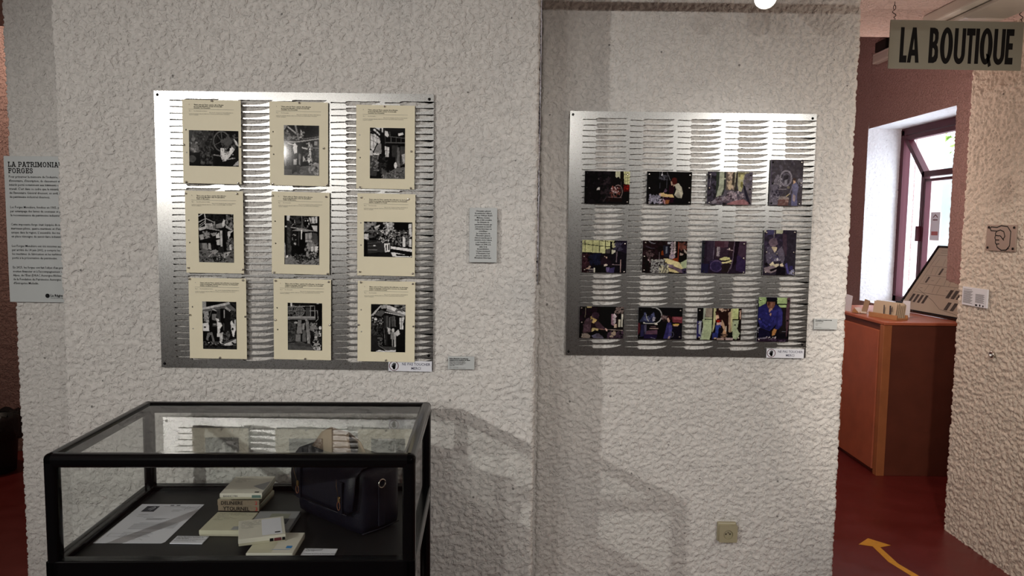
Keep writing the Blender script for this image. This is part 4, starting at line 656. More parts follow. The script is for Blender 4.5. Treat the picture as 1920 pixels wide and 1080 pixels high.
def slab(txt, x, z, H, parent, off):
    ls = []
    for ch in txt:
        w, st = SLAB[ch]
        ls += [[(x+a*H, z+b*H), (x+c*H, z+d*H)] for a, b, c, d in st]; x += (w+.12)*H
    strokes('heading', ls, H*.155, M_INK, parent, off=off)
PW = .22
slab('LA PATRIMONIALISATION', -PW+.018, .252, .0195, p, .0088)
slab('FORGES', -PW+.018, .227, .0195, p, .0088)
BODY = [("Pour préserver la mémoire de l'industrie, des actions", "d'inventaire, d'inscription, de classement et d'un fort", "intérêt porté notamment aux bâtiments et lieux de", "travail. C'est dans ce cadre que le ministère et le service", "de l'Inventaire Général dressent, en avril, un bilan", "du patrimoine industriel thiernois."),
 ("Les Forges Mondière, fondées en 1905, produisaient", "par estampage des lames de couteaux et participent à", "la reconnaissance du patrimoine industriel."),
 ("Cette imposante forge était équipée de moutons et", "marteaux-pilons, quatre martinets et d'un ensemble", "unique dans la région. L'ensemble des machines", "en place témoigne du savoir-faire industriel."),
 ("Les Forges Mondière ont été inscrites aux Monuments", "par arrêté du 14 juin 2002, y compris les machines", "les machines de fabrication et les turbines, intérêt", "porté à la préservation du patrimoine."),
 ("En 2025, les forges ont fait l'objet d'un projet, du", "soutien financier et à l'accompagnement de Rhône-", "Alpes, de l'État (DRAC Auvergne-Rhône-Alpes)", "de la Fondation du Patrimoine Auvergne et", "d'Entreprise Michelin.")]
z = .2185
for para in BODY:
    text('lettering', '\n'.join(para), .0132, -PW+.018, z, M_INK, p, off=.0088, bold=.00008, space=1.22, res=1, sx=.90)
    z -= .0174*len(para) + .0174
flat('logo', [circle(-PW+.155, -.268, .009, n=20)], M_INK, p, .0003, off=.0088)
text('lettering', 'La Région', .014, -PW+.167, -.260, M_INK, p, off=.0088, bold=.0004, res=1)
text('lettering', 'Auvergne-Rhône-Alpes', .006, -PW+.167, -.2735, M_INK, p, off=.0088, res=1)

# ------------------------------------------------------------------ socket in the wall
t = thing('wall_socket', 'cream plastic wall socket low on the right plaster wall', 'socket', (.920, 3.048, .314))
box('back_box', -.043, .036, -.008, .012, -.036, .046, M_SOCKET, t, .005, 2)
flat('cover_plate', [[(-.036, -.036), (.036, -.036), (.038, -.03), (.038, .034), (.034, .038), (-.034, .038), (-.038, .034), (-.038, -.032)], circle(0, -.003, .020)], M_SOCKET, t, .012, off=.012)
lathe('socket_well', [(.0205, .0), (.0205, .001), (.0195, .0015)], M_SOCKET, t, 24, 'y', (0, -.009, -.003))
lathe('earth_pin', [(.0022, 0), (.0022, .011), (.001, .012)], M_CHROME, t, 8, 'y', (0, -.009, .006))
for s in (-1, 1): lathe('contact_hole', [(.003, 0), (.003, .0006)], M_BLACK, t, 8, 'y', (s*.0085, -.0108, -.002))

# ------------------------------------------------------------------ display case
CX, CY, CR = -.757, 2.245, math.radians(2.2)
case = thing('display_case', 'black framed glass display case standing against the left plaster wall', 'display case', (CX, CY, 0), (0, 0, CR))
cw, cd, ct, cb = .983, .61, .977, .685; r_ = .019
def bar(name, a, b, w=.036, hgt=None, bev=.014):
    hgt = hgt or w; x0, x1 = min(a[0], b[0])-w/2, max(a[0], b[0])+w/2; y0, y1 = min(a[1], b[1])-w/2, max(a[1], b[1])+w/2; z0, z1 = min(a[2], b[2]), max(a[2], b[2])
    if z0 == z1: z0 -= hgt; 
    return box(name, x0, x1, y0, y1, z0, z1, M_BLACK, case, bev, 4)
hx, hy = cw/2-.018, cd/2-.018
for sx in (-1, 1):
    for sy in (-1, 1): bar('post', (sx*hx, sy*hy, 0), (sx*hx, sy*hy, ct), .036)
for sy in (-1, 1): bar('top_rail', (-hx, sy*hy, ct), (hx, sy*hy, ct), .036, .038)
for sx in (-1, 1): bar('top_rail', (sx*hx, -hy, ct), (sx*hx, hy, ct), .036, .038)
for sx in (-1, 1): bar('lower_rail', (sx*hx, -hy, cb), (sx*hx, hy, cb), .036, .05, .004)
for sy in (-1, 1): bar('lower_rail', (-hx, sy*hy, cb), (hx, sy*hy, cb), .036, .05, .004)
box('apron_panel', -hx, hx, -hy-.006, -hy+.006, .12, cb-.04, M_BLACK, case)
box('deck', -hx, hx, -hy, hy, .645, .668, M_DECK, case)
g = .003
box('glass_pane', -hx, hx, -hy, hy, ct-.012, ct-.007, M_GLASS, case)
box('glass_pane', -hx+.017, hx-.017, -hy-g, -hy+g, cb, ct-.036, M_GLASS, case)
box('glass_pane', -hx+.017, hx-.017, hy-g, hy+g, cb, ct-.036, M_GLASS, case)
box('glass_pane', -hx-g, -hx+g, -hy+.017, hy-.017, cb, ct-.036, M_GLASS, case)
box('glass_pane', hx-g, hx+g, -hy+.017, hy-.017, cb, ct-.036, M_GLASS, case)
DZ = .6685

# ------------------------------------------------------------------ contents of the case
t = thing('official_letter', 'white typed A4 letter with a black letterhead block at the left of the case', 'letter', (-1.099, 2.228, DZ), (0, 0, .02))
skew = .0
flat('paper', [[(-.101, -.15), (.094, -.15), (.101, -.140), (.101, .15), (-.101, .15)]], M_WHITEP, t, .0006, 'xy', .0006)
flat('letterhead_block', [[(-.075, .085), (-.035, .085), (-.035, .132), (-.075, .132)]], M_DARKCARD, t, .0002, 'xy', .0011)
strokes('letterhead_mark', [[(-.060, .105), (-.048, .125), (-.044, .118)], [(-.052, .098), (-.044, .112)]], .003, M_WHITEP, t, 'xy', .0014)
rects('dark_mark', [(-.004, .135, .008, .142), (.016, .135, .028, .142)], M_DARKCARD, t, 'xy', .0011)
ls = []
for yy, x0, x1 in [(.060, -.07, -.04), (.047, -.07, -.05), (.040, -.045, -.015), (.118, .04, .07), (.10, .02, .05), (.09, .02, .045), (.128, -.02, .05)]: ls.append([(x0, yy), (x1, yy)])
for k in range(3): ls.append([(-.03, .03-k*.004), (.04-.01*k, .03-k*.004)])
for k in range(7): ls.append([(-.05 if k else -.035, -.005-k*.0075), (.083 - (.03 if k == 6 else 0), -.005-k*.0075)])
for k in range(4): ls.append([(-.05, -.075-k*.010), (.03+.01*(k % 2), -.075-k*.010)])
strokes('typed_text', ls, .0017, M_INKG, t, 'xy', .0012)
strokes('stamp', [[(.055, .10), (.09, .105), (.092, .137), (.057, .134), (.055, .10)], [(.06, .11), (.088, .128)], [(.06, .128), (.088, .112)], [(-.085, -.105), (-.035, -.108), (-.035, -.085), (-.085, -.082), (-.085, -.105)], [(.0, -.128), (.018, -.12), (.03, -.13)]], .0009, M_INKG, t, 'xy', .0012)
def small_card(label, x, y, w, d, rot, lines):
    t = thing('caption_card', label, 'caption card', (x, y, DZ), (0, 0, rot))
    box('board', -w/2, w/2, -d/2, d/2, 0, .003, M_WHITEP, t, .0004, 1)
    text('lettering', lines, .0060, -w/2+.006, d/2-.003, M_INK, t, 'xy', .0034, bold=.0001, res=1, sx=.85, space=.95)
small_card('small white caption card beside the lower right corner of the letter', -.930, 2.103, .094, .050, 0.0, "Lettre d'inscription du ministère de la Culture au\ntitre des Monuments Historiques des\nForges Mondière\nService régional de l'archéologie de Clermont\n\nArchives municipales de Thiers")
small_card('small white caption card at the front of the case right of the tape boxes', -.534, 2.027, .094, .055, 0.0, "Magnétophone portatif\net bandes magnétiques\nThiers, 1984\n\n\nCollection du service de l'Inventaire, DRAC")
def tape_box(label, x, y, z, rot, w=.128, d=.135, h=.018, m=M_BOXW, tilt=(0, 0), side=None):
    t = thing('tape_box', label, 'box', (x, y, z), (tilt[0], tilt[1], rot), 'reel tape boxes in the display case')
    box('tray', -w/2+.0008, w/2-.0008, -d/2+.0008, d/2-.0008, .0, h-.006, side or M_BOXE, t, .001, 1)
    box('lid', -w/2, w/2, -d/2, d/2, h-.013, h, m, t, .0012, 1)
    return t
def hand(t, rows, x0, y0, h, n=9, w=.05, m=M_INKG):
    r = random.Random(len(rows)+int(w*1000)); ls = []
    for k, L in enumerate(rows):
        x = x0; y = y0-k*.0095; ln = []
        while x < x0+L:
            x += r.uniform(.001, .003); ln.append((x, y+r.uniform(-.0013, .0013)))
            if r.random() < .12: ls.append(ln); ln = []; x += .003
        if len(ln) > 1: ls.append(ln)
    strokes('handwriting', [l for l in ls if len(l) > 1], .0011, m, t, 'xy', h+.0004)
# loose boxes
b1 = tape_box('cream tape box with a yellowed handwritten label lying left of the overlapping boxes', -.852, 2.205, DZ, -.0, .128, .142, .018, M_LABELY)
hand(b1, [.09, .11, .04, .06, .07, .03], -.055, .055, .018); rects('corner_mark', [(.028, -.065, .058, -.04)], M_GREYCARD, b1, 'xy', .0184)
b2 = tape_box('grey clear-lidded tape box behind the overlapping boxes', -.722, 2.222, DZ, .03, .128, .142, .016, M_GREYCARD)
rects('window_print', [(-.02, -.05, .04, .05)], mat('sage_print', (.25, .26, .2), .5), b2, 'xy', .0164); rects('dark_spot', [(.02, -.03, .045, .01)], M_DARKCARD, b2, 'xy', .0166)
b3 = tape_box('cream tape box with a blue square logo at the front of the case', -.662, 2.056, DZ, .03, .128, .140, .018, M_BOXW)
rects('label_patch', [(-.062, -.066, .004, .045)], M_LABELY, b3, 'xy', .0184); hand(b3, [.05, .055, .03, .045], -.058, .035, .0184)
rects('blue_logo', [(.036, -.038, .052, -.022)], M_INKB, b3, 'xy', .0185); rects('blue_rule', [(.0, -.047, .05, -.0455)], M_INKB, b3, 'xy', .0185)
strokes('edge_lettering', [[(.0, 0), (.001, .0)]], .0005, M_INK, b3, 'xy', .0185)
b4 = tape_box('cream tape box leaning across two others with black and red marks on its edge', -.722, 2.112, DZ+.0185, .34, .128, .140, .020, M_BOXW, (.0, .0))
rects('label_patch', [(.0, -.06, .055, .060)], M_WHITEP, b4, 'xy', .0204); hand(b4, [.055, .06, .05, .055, .03, .035], -.058, .055, .0204)
rects('black_mark', [(.035, -.052, .05, -.044)], M_INK, b4, 'xy', .0207)
rects('edge_mark', [(.020, .004, .030, .013), (.054, .004, .062, .013)], M_INK, b4, 'xz', .0706); rects('red_mark', [(.032, .004, .052, .013)], M_INKR, b4, 'xz', .0706)
# stack of four
s1 = tape_box("tape box with 'YTOURNEL' written on its brown spine, at the bottom of the stack", -.868, 2.400, DZ, -.02, .134, .142, .019, M_BOXE, side=M_KRAFT)
s2 = tape_box("tape box with 'DELINIERE' on its brown spine, second from the stack's bottom", -.870, 2.398, DZ+.0195, .01, .134, .142, .019, M_BOXE, side=M_KRAFT)
for s in (s1, s2): box('spine_strip', -.0665, .0665, -.0716, -.0706, .0005, .0185, M_KRAFT, s)
text('spine_lettering', 'YTOURNEL', .0175, -.050, .0160, M_INK, s1, 'xz', .0720, bold=.0003, sx=.95)
text('spine_number', '3', .0175, .053, .0160, M_INKRED, s1, 'xz', .0720, bold=.0003)
text('spine_lettering', 'DELINIERE', .0160, -.056, .0155, M_INK, s2, 'xz', .0720, bold=.0003, sx=.95)
text('spine_number', '2', .0160, .053, .0155, M_INKRED, s2, 'xz', .0720, bold=.0003)
s3 = tape_box('thin cream tape box under the top one in the stack', -.865, 2.400, DZ+.039, -.01, .132, .140, .014, M_BOXW)
rects('spine_smudge', [(-.03, .002, .02, .009)], M_KRAFT, s3, 'xz', .0706); rects('spine_dark_mark', [(-.065, .001, -.055, .012)], M_INK, s3, 'xz', .0706)
s4 = tape_box('white tape box with a grey triangle on its lid, on top of the stack', -.852, 2.372, DZ+.0535, .05, .132, .160, .019, M_BOXW)
flat('grey_triangle', [[(.020, -.015), (.064, .03), (.064, -.055)]], M_GREYCARD, s4, .0002, 'xy', .0192)
rects('black_mark', [(.040, -.074, .054, -.066)], M_INK, s4, 'xy', .0194); rects('edge_label', [(.034, .004, .062, .013)], mat('teal_print', (.10, .18, .16), .5), s4, 'xz', .0806)
hand(s4, [.05, .06, .04, .05, .03], -.055, .06, .019)
text('edge_lettering', 'BANDE 1984', .008, -.055, .014, M_INKG, s4, 'xz', .0806, res=1)

# ------------------------------------------------------------------ leather satchel
BZ = DZ; bx, by = -.69, 2.335
bag = thing('leather_satchel', 'dark navy leather satchel with brass buckles standing in the right half of the case', 'bag', (-.515, 2.292, BZ), (0, 0, math.radians(-40)))
bw, bd, bh = .325, .165, .200
def soft_box(name, x0, x1, y0, y1, z0, z1, m, parent, bev, bulge=0):
    bm = bmesh.new(); add_box(bm, x0, x1, y0, y1, z0, z1); bmesh.ops.subdivide_edges(bm, edges=bm.edges[:], cuts=6, use_grid_fill=True)
    c = Vector(((x0+x1)/2, (y0+y1)/2, (z0+z1)/2)); hs = Vector(((x1-x0)/2, (y1-y0)/2, (z1-z0)/2))
    for v in bm.verts:
        u = Vector([(v.co[i]-c[i])/hs[i] for i in range(3)])
        for i in range(3):
            f = 1
            for j in range(3):
                if j != i: f *= (1-u[j]**2)
            v.co[i] += bulge*u[i]*f
        q = Vector([abs(a)**1 for a in u])
        k = sorted(q)[1]
        # round the edges
        over = Vector([max(0, (abs(u[i])*hs[i] - (hs[i]-bev))/bev) for i in range(3)])
        L = over.length
        if L > 1:
            for i in range(3):
                if over[i] > 0: v.co[i] = v.co[i] - math.copysign((over[i]-over[i]/L)*bev, u[i])
    return bm_obj(name, bm, m, parent, True)
soft_box('bag_body', -bw/2, bw/2, -bd/2+.01, bd/2, 0, bh, M_LEATHER, bag, .02, .008)
# flap: over the top and down the front
def sheet(name, prof, x0, x1, m, parent, th=.004, taper=None):
    bm = bmesh.new(); rows = []
    n = len(prof)
    for k, (y, zz) in enumerate(prof):
        e = (taper[k] if taper else 0)
        rows.append([bm.verts.new((x0+e+(x1-x0-2*e)*j/8, y - .004*math.sin(PI*j/8), zz)) for j in range(9)])
    for a, b in zip(rows[:-1], rows[1:]):
        for j in range(8): bm.faces.new([a[j], a[j+1], b[j+1], b[j]])
    bmesh.ops.recalc_face_normals(bm, faces=bm.faces)
    bmesh.ops.solidify(bm, geom=bm.faces[:], thickness=th)
    return bm_obj(name, bm, m, parent, True)
sheet('flap', [(bd/2-.005, bh+.004), (.02, bh+.014), (-bd/2+.02, bh+.008), (-bd/2-.006, bh-.015), (-bd/2-.013, bh-.07), (-bd/2-.014, bh-.115), (-bd/2-.013, bh-.13)], -bw/2+.004, bw/2-.004, M_LEATHER, bag, taper=[0, 0, 0, 0, 0, .006, .03])
for sx in (-.105, .105):
    st = box('strap', sx-.010, sx+.010, -bd/2-.023, -bd/2-.014, bh-.135, bh-.035, M_LEATHER, bag, .002)
    box('buckle', sx-.006, sx+.006, -bd/2-.027, -bd/2-.021, bh-.095, bh-.078, M_BRASS, st, .003)
    tube('buckle_loop', [(sx+.007*math.cos(a), -bd/2-.026, bh-.106+.013*math.sin(a)) for a in [PI*2*k/12 for k in range(13)]], .0013, M_BROWNL, st)
tube('binding_wire', [(-.13, -bd/2-.022, bh-.04), (-.115, -bd/2-.03, bh-.050), (-.104, -bd/2-.028, bh-.078)], .0006, M_BRASS, bag, 5)
tube('binding_wire', [(.09, -bd/2-.022, bh-.03), (.10, -bd/2-.03, bh-.045), (.107, -bd/2-.028, bh-.078)], .0006, M_BRASS, bag, 5)
lb = box('label_window', -.075, .035, -bd/2-.0085, -bd/2+.006, .055, .118, mat('dull_plastic_window', (.04, .04, .055), .25), bag, .003)
tube('piping', [(-bw/2+.03, -bd/2-.018, bh-.131), (0, -bd/2-.0225, bh-.131), (bw/2-.03, -bd/2-.018, bh-.131)], .0022, M_LEATHER, bag, 6)
sheet('top_handle_flap', [(.03, bh+.006), (.022, bh+.048), (.0, bh+.078), (-.02, bh+.060), (-.035, bh+.012)], -.13, .07, mat('lamplit_tan_leather', (.30, .22, .16), .6, noise=.1), bag, taper=[0, .025, .055, .03, 0])  # tan leather with the lamp's beige reflection put into its colour
tube('side_ring', [(bw/2+.010, .0+.013*math.cos(a), bh-.05+.013*math.sin(a)) for a in [PI*2*k/12 for k in range(13)]], .0025, M_CHROME, bag)
box('side_strap', bw/2+.004, bw/2+.010, -.012, .012, .02, bh-.055, M_LEATHER, bag, .002)
box('side_pocket', -bw/2-.030, -bw/2+.004, -.05, .04, .075, bh-.012, M_LEATHER, bag, .006)
tube('seam_piping', [(bw/2+.004, -bd/2+.012, .012), (bw/2+.006, 0, .010), (bw/2+.004, bd/2-.012, .012)], .002, M_LEATHER, bag, 6)
# ------------------------------------------------------------------ cabinet in the shop
cab = thing('reddish_cabinet', 'tall reddish wooden cabinet in the shop beyond the passage', 'cabinet', (0, 0, 0))
box('carcass', 2.385, 2.985, 4.725, 5.75, .0, .985, M_WOODD, cab, .003)
box('cabinet_top', 2.370, 2.99, 4.712, 5.76, .985, 1.005, M_WOOD, cab, .004)
d_ = box('cabinet_door', 2.366, 2.3845, 4.775, 5.25, .03, .945, M_WOOD, cab, .004)
d_ = box('cabinet_door', 2.366, 2.3845, 5.258, 5.74, .03, .945, M_WOOD, cab, .004)
box('corner_post', 2.372, 2.425, 4.719, 4.768, .0, .984, mat('orange_wood', (.36, .13, .05), .4, noise=.1, nscale=12), cab, .003)
CT0 = 1.005
# framed poster leaning into the window recess
BL, BR_, TLp = Vector((2.80, 5.42, CT0+.014)), Vector((2.88, 4.76, CT0+.014)), Vector((3.085, 5.60, 1.48))
ux = (BR_-BL); Wp = ux.length; ux.normalize(); vz = (TLp-BL); vz = (vz - ux*vz.dot(ux)); Hp = vz.length; vz.normalize(); ny = vz.cross(ux)
pf = thing('framed_knife_poster', 'black framed poster of knife parts leaning on the shop cabinet', 'poster'); pf.matrix_world = Matrix.Translation(BL + ny*.0) @ Matrix((ux, ny, vz)).transposed().to_4x4()
def bars(name, W_, H_, w, d, m, parent):
    bm = bmesh.new()
    add_box(bm, 0, W_, 0, d, 0, w); add_box(bm, 0, W_, 0, d, H_-w, H_); add_box(bm, 0, w, 0, d, w, H_-w); add_box(bm, W_-w, W_, 0, d, w, H_-w)
    return bm_obj(name, bm, m, parent)
bars('frame', Wp, Hp, .014, .022, M_BLACK, pf)
box('poster_paper', .012, Wp-.012, .010, .014, .012, Hp-.012, mat('aged_poster_paper', (.50, .42, .34), .5), pf)
box('glass_cover', .012, Wp-.012, .004, .006, .012, Hp-.012, M_GLASS, pf)
def pr(x, y): return (x*Wp, y*Hp)
ls = [[pr(.10, .93), pr(.34, .93)], [pr(.10, .90), pr(.25, .90)], [pr(.08, .08), pr(.08, .86), pr(.93, .86)]]
for rr, y in enumerate((.76, .62, .48, .36)):
    for k in range(8):
        x = .14+k*.10; a = [(0, .05), (.02, -.05), (-.02, .06), (.035, 0)][(k+rr) % 4]
        ls.append([pr(x, y-a[1]), pr(x+a[0]+.005, y+a[1])])
ls += [[pr(.10, y), pr(.92, y)] for y in (.69, .55, .42, .29)] + [[pr(.12, .34), pr(.45, .20), pr(.62, .10), pr(.9, .06)]]
strokes('poster_drawing', ls, .0022, M_INKG, pf, 'xz', -.009)
rs_ = [(.28, .57, .31, .67), (.62, .55, .66, .66), (.16, .44, .19, .53)] + [(.60+k*.075, .26, .65+k*.075, .38) for k in range(4)] + [(.68+k*.09, .10, .73+k*.09, .21) for k in range(2)] + [(.10+k*.07, .14, .14+k*.07, .26) for k in range(4)]
rects('poster_figures', [(a*Wp, b*Hp, c*Wp, d*Hp) for a, b, c, d in rs_], mat('dark_poster_print', (.06, .05, .045), .5), pf, 'xz', -.0085)
# items on the cabinet
t = thing('card_holder', 'light wood tray full of cream cards on the shop cabinet', 'card holder', (2.50, 4.93, CT0), (0, 0, math.radians(-72)))
box('tray', -.12, .12, -.045, .045, 0, .012, M_WOODL, t, .002); box('tray_front', -.12, .12, -.047, -.040, .0, .032, M_WOODL, t, .002); box('tray_back', -.12, .12, .04, .047, .0, .032, M_WOODL, t, .002)
for k in range(6):
    c = box('card', -.105+.004*k, .09+.003*k, -.030+k*.012, -.0285+k*.012, .012, .105+.006*math.sin(k*2), mat('cream_card', (.55, .46, .34), .6), t); c.rotation_euler = (-.12, 0, 0)
rects('card_print', [(-.005, .03, .003, .09), (.045, .03, .057, .09), (.065, .05, .07, .085)], M_DARKCARD, t, 'xz', .0345)
t = thing('leaflet_stand', 'clear stand with dark leaflets behind the tray of cards', 'leaflet stand', (2.62, 4.98, CT0), (0, 0, math.radians(-60)))
box('base', -.06, .06, -.03, .03, 0, .004, M_WGLASS, t); box('back_plate', -.06, .06, .02, .023, .004, .12, M_WGLASS, t)
box('leaflet', -.05, -.01, .0, .004, .006, .11, M_DARKCARD, t); box('leaflet', 0, .05, .004, .007, .006, .115, M_WHITEP, t); rects('leaflet_print', [(.005, .03, .02, .09)], M_GREYCARD, t, 'xz', -.0035)
t = thing('tilted_card_stand', 'small wooden wedge holding one upright card at the left end of the cabinet top', 'card stand', (2.44, 5.19, CT0+.004), (0, 0, math.radians(-60)))
mesh_obj('wedge', [(-.05, -.03, 0), (.01, -.03, 0), (.01, .03, 0), (-.05, .03, 0), (-.03, -.03, .035), (-.03, .03, .035)], [(0, 3, 2, 1), (0, 1, 4), (3, 5, 2), (1, 2, 5, 4), (0, 4, 5, 3)], M_WOODL, t)
c = box('card', .005, .045, -.004, 0, .0, .105, mat('brown_card', (.36, .26, .17), .6), t); c.rotation_euler = (0, .25, 0)
box('clip', .0, .05, -.01, .01, .0, .012, M_WHITEM, t)
t = thing('leaflet', 'white and dark leaflet leaning at the far left edge of the cabinet top', 'leaflet', (2.405, 5.36, CT0), (0, .12, math.radians(-75)))
box('sheet', -.07, .06, -.002, .002, 0, .12, M_WHITEP, t); rects('leaflet_print', [(-.065, .01, -.01, .08)], M_DARKCARD, t, 'xz', .0025)

# ------------------------------------------------------------------ fittings in the passage
t = thing('hanging_sign', "hanging grey sign reading 'LA BOUTIQUE' over the passage", 'sign', (1.900, 3.3, 2.3895), (0, .006, 0))
sw, sh = .574, .205
box('sign_board', -sw/2, sw/2, -.003, .003, -sh/2, sh/2, M_SIGN, t, .0008, 1)
kz = .574/1215
def LX(px): return -sw/2+(px-535)*kz
cap0, cap1 = sh/2-386*kz+.003, sh/2-72*kz+.003; Hc = cap1-cap0
def letter(loops, x0, x1):
    return [[(LX(x0)+(LX(x1)-LX(x0))*u, cap0+Hc*v) for u, v in lp] for lp in loops]
def ring(i0=.40, i1=.36): return [[(.5+.5*math.cos(a), .5+.52*math.sin(a)) for a in [2*PI*k/32 for k in range(32)]], [(.5+.5*(1-i0*1.9*.5)*.52*math.cos(a)*1.0, .5+.36*math.sin(a)) for a in [2*PI*k/32 for k in range(32)]]]
arcU = [(.5+.5*math.cos(a), .28+.30*math.sin(a)) for a in [PI+PI*k/14 for k in range(15)]]
arcUi = [(.5+.18*math.cos(a), .28+.14*math.sin(a)) for a in [2*PI-PI*k/10 for k in range(11)]]
Ulp = [[(0, 1)] + arcU + [(1, 1), (.68, 1)] + arcUi + [(.32, 1)]]
glyphs = [
 (letter([[(0, 0), (1, 0), (1, .2), (.5, .2), (.5, 1), (0, 1)]], 632, 697)),
 (letter([[(0, 0), (.30, 0), (.36, .2), (.64, .2), (.70, 0), (1, 0), (.66, 1), (.34, 1)], [(.41, .37), (.5, .70), (.59, .37)]], 703, 810)),
 (letter([[(0, 0), (.55, 0), (.85, .05), (1, .16), (1, .36), (.92, .47), (.80, .52), (.90, .58), (.96, .70), (.94, .86), (.80, .96), (.5, 1), (0, 1)], [(.38, .17), (.52, .18), (.62, .24), (.62, .36), (.52, .42), (.38, .43)], [(.38, .60), (.5, .61), (.58, .66), (.58, .78), (.5, .83), (.38, .84)]], 897, 982)),
 (letter(ring(), 997, 1113)), (letter(Ulp, 1125, 1227)),
 (letter([[(.30, 0), (.68, 0), (.68, .80), (1, .80), (1, 1), (0, 1), (0, .80), (.30, .80)]], 1235, 1312)),
 (letter([[(0, 0), (1, 0), (1, 1), (0, 1)]], 1318, 1352)), (letter(ring(), 1360, 1475)),
 (letter([[(.52, .30), (.78, .26), (.98, -.04), (.76, -.09)]], 1360, 1475)), (letter(Ulp, 1485, 1588)),
 (letter([[(0, 0), (1, 0), (1, .19), (.42, .19), (.42, .42), (.9, .42), (.9, .6), (.42, .6), (.42, .81), (1, .81), (1, 1), (0, 1)]], 1595, 1666))]
for gl in glyphs: flat('letter', gl, M_INK, t, .0006, off=.0034)
for sx in (-1, 1):
    xx = sx*(sw/2-.014)
    ch = tube('chain_link', [(xx, 0, sh/2-.008), (xx+.006, 0, sh/2+.004), (xx-.002, 0, sh/2+.012)], .0014, M_BLACK, t, 6)
    tube('chain_link', [(xx+.008*math.sin(a*1.0)*(1 if a < PI else 1), 0, sh/2+.012+.0045*a) for a in [2*PI*k/14 for k in range(15)]], .0016, M_BLACK, t, 6)
    tube('chain_link', [(xx+.005*math.cos(a), 0, sh/2+.052+.010*math.sin(a)) for a in [2*PI*k/12 for k in range(13)]], .0014, M_BLACK, t, 6)
    tube('ceiling_hook', [(xx, 0, sh/2+.06), (xx, 0, CZ-2.3895+.002)], .0014, M_BLACK, t, 6)
lf = thing('fluorescent_fitting', 'unlit long ceiling light fitting behind the hanging sign', 'ceiling light', (2.02, 3.30, CZ), (0, 0, math.radians(0)))
box('fitting_body', -.155, .13, -.62, .22, -.050, 0, M_WHITEM, lf, .008)
box('diffuser', -.115, .09, -.58, .18, -.070, -.050, mat('opal_plastic', (.55, .50, .45), .4), lf, .012)
ex = thing('emergency_light', 'small white emergency light box high on the shop wall behind the sign', 'emergency light', (2.99, 6.14, 3.0), (0, 0, -PI/2))
box('housing', -.14, .14, -.05, 0, -.06, .02, M_WHITEM, ex, .006); box('dark_bracket', -.13, .05, -.04, 0, .03, .11, M_BLACK, ex, .004); box('diffuser', -.12, .12, -.058, -.05, -.05, .0, MATS['opal_plastic'], ex, .003)
# pointing-hand plate
t = thing('pointing_hand_plate', 'small square metal plate with a drawn hand pointing into the shop', 'sign', (2.318, 3.552, 1.561), (0, 0, -PI/2))
box('plate', -.108, .108, -.003, .004, -.062, .062, mat('dull_plate', (.34, .27, .23), .4, .3), t, .001, 1)
for sx in (-.092, .092):
    for sz in (-.048, .05): lathe('screw', [(.006, .003), (.006, .006), (.003, .007)], M_BLACK, t, 10, 'y', (sx, 0, sz))
HP = [[(-.075, .052), (-.03, .050), (.0, .058), (.045, .054), (.07, .03), (.068, -.035), (.045, -.056), (.010, -.058), (-.02, -.045), (-.028, -.03)], [(-.075, .052), (-.083, .044), (-.074, .034), (-.03, .032)], [(-.03, .032), (-.04, .022), (-.038, .012), (-.012, .010)], [(-.038, .012), (-.042, .0), (-.036, -.010), (-.010, -.010)], [(-.036, -.010), (-.036, -.024), (-.028, -.030), (-.008, -.028)], [(-.03, .032), (-.005, .038), (.02, .03), (.03, .008), (.018, -.006), (.006, .004), (-.008, .012)], [(.045, -.056), (.062, -.046)], [(.01, .0), (.024, -.01)]]
strokes('hand_drawing', HP, .005, M_INK, t, 'xz', .0036)
t = panel('information_card', 'white two-column information card on the passage wall edge below the pointing hand', 2.318, 0, 0, .20, .092, M_WHITEP, .003, (0, 0, -PI/2), 'card')
t.location = (2.318, 3.725, 1.262)
strokes('printed_text', [[(-.088, .034), (-.02, .034)]] + [[(-.088, .026-.005*k), (-.012-.008*(k % 3), .026-.005*k)] for k in range(13)] + [[(.012, .016-.005*k), (.082-.008*(k % 2), .016-.005*k)] for k in range(9)], .0022, M_INKG, t, 'xz', .0036)
rects('logo', [(.012, -.042, .03, -.034), (.045, -.042, .055, -.032), (.07, -.042, .08, -.034)], M_INK, t, 'xz', .0036)
rg = lathe('wall_ring', [(.016, .0), (.018, .012), (.013, .016), (.009, .012), (.008, .002)], M_CHROME, None, 20, 'y', (0, 0, 0)); rg.location = (2.322, 3.556, 1.0); rg.rotation_euler = (0, 0, -PI/2)
tag(rg, 'small round metal socket ring on the passage wall', 'ring')

# ------------------------------------------------------------------ waste bin at the left
bn = thing('waste_bin', 'black waste bin with a black liner on the red floor at far left', 'bin', (-3.245, 4.60, 0))
lathe('bin_body', [(.105, 0), (.11, .005), (.135, .33), (.138, .345), (.130, .345), (.104, .012)], M_BIN, bn, 28)
bm = bmesh.new(); rings = []
for zi, (r0, zz) in enumerate([(.128, .30), (.134, .345), (.148, .372), (.156, .345), (.160, .26), (.154, .22)]):
    rings.append([bm.verts.new(((r0+.006*math.sin(k*2.3+zi))*math.cos(2*PI*k/36), (r0+.006*math.cos(k*3.1+zi))*math.sin(2*PI*k/36), zz+.010*math.sin(k*1.7+zi*2))) for k in range(36)])
for a, b in zip(rings[:-1], rings[1:]):
    for k in range(36): bm.faces.new([a[k], a[(k+1) % 36], b[(k+1) % 36], b[k]])
bmesh.ops.recalc_face_normals(bm, faces=bm.faces)
bm_obj('bin_liner', bm, M_LINER, bn, True)

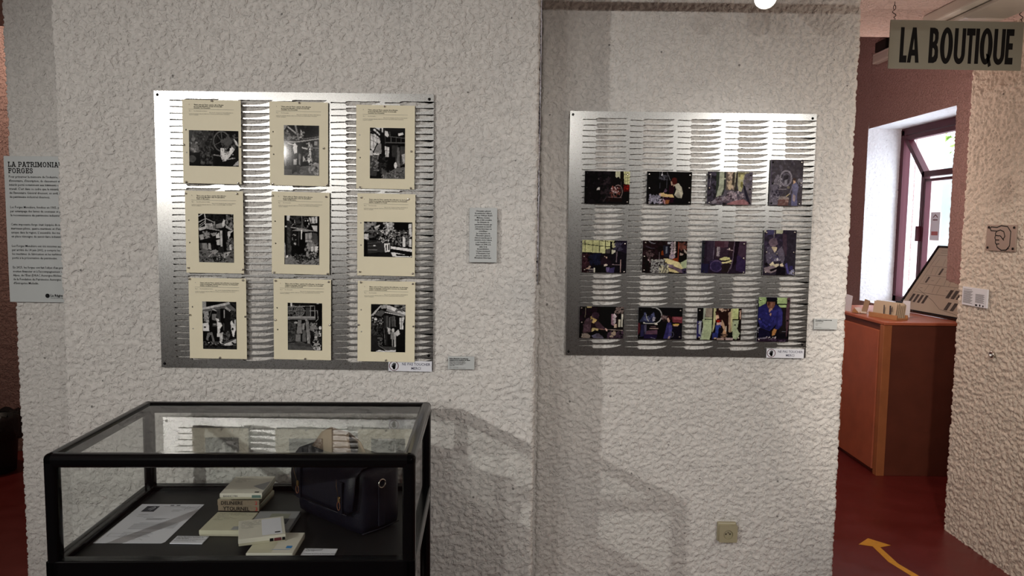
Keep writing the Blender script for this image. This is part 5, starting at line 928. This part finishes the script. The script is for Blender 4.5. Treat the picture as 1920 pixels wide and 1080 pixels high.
# ------------------------------------------------------------------ lamps of the exhibition room
rail = box('lighting_rail', .10, 1.5, 2.74, 2.775, 2.447, 2.480, M_BLACK); tag(rail, 'black lighting rail under the ceiling in front of the right wall', 'lighting rail')
for x in (.3, 1.4):
    hgr = box('rail_hanger', x-.006, x+.006, 2.752, 2.764, 2.478, CZ+.004, M_BLACK, rail)
def lamp(loc, target, label, emit_m=M_BULB):
    d = (Vector(target)-Vector(loc)).normalized()
    t = thing('ceiling_spotlight', label, 'spotlight', loc)
    q = d.to_track_quat('Z', 'Y')
    def turned(o): o.rotation_mode = 'QUATERNION'; o.rotation_quaternion = q; return o
    turned(lathe('lamp_housing', [(.012, -.15), (.030, -.145), (.038, -.10), (.040, -.01), (.0405, .0), (.037, -.002), (.035, -.012)], M_WHITEM, t, 24))
    turned(lathe('lamp_lens', [(.033, -.014), (.033, -.011), (.015, -.009)], emit_m, t, 24))
    tube('lamp_stem', [(0, 0, .0), (-d.x*.07, -d.y*.07, max(.01, CZ-loc[2]))], .006, M_WHITEM, t, 8)
    return t
for i, (p_, t_, e_, s_, lab_) in enumerate(LAMPS):
    d = (Vector(t_)-Vector(p_)).normalized()
    lamp(tuple(Vector(p_)-d*.015), t_, lab_)
lamp((.94, .785, 2.425), (2.33, 3.55, .75), 'white ceiling spotlight aimed at the passage wall')
lamp((.877, 2.70, 2.400), (.5, 1.2, 1.5), 'lit round spotlight at the top edge above the right steel plate')

pd = thing('added_pendant_lamp', 'added small pendant fill lamp at the mouth of the passage, out of view', 'lamp', (1.80, 2.50, 2.01))  # lamp body added to go with the passage fill light
tube('cord', [(0, 0, .02), (0, 0, CZ-2.01+.002)], .003, M_BLACK, pd, 6)
lathe('lamp_holder', [(.004, .06), (.018, .05), (.020, .0), (.016, -.012)], M_BLACK, pd, 16)
lathe('bulb', [(.012, -.012), (.018, -.022), (.030, -.055), (.026, -.080), (.008, -.095)], M_WGLASS, pd, 16)

pd = thing('added_shop_pendant', 'added pendant fill lamp in the shop, hidden behind the end of the right plaster wall', 'lamp', (1.85, 4.60, 2.06))  # unseen lamp body added around the shop fill light
tube('cord', [(0, 0, .02), (0, 0, 3.4-2.06+.002)], .003, M_BLACK, pd, 6)
lathe('lamp_holder', [(.004, .06), (.018, .05), (.020, .0), (.016, -.012)], M_BLACK, pd, 16)
lathe('bulb', [(.012, -.012), (.018, -.022), (.030, -.055), (.026, -.080), (.008, -.095)], M_WGLASS, pd, 16)
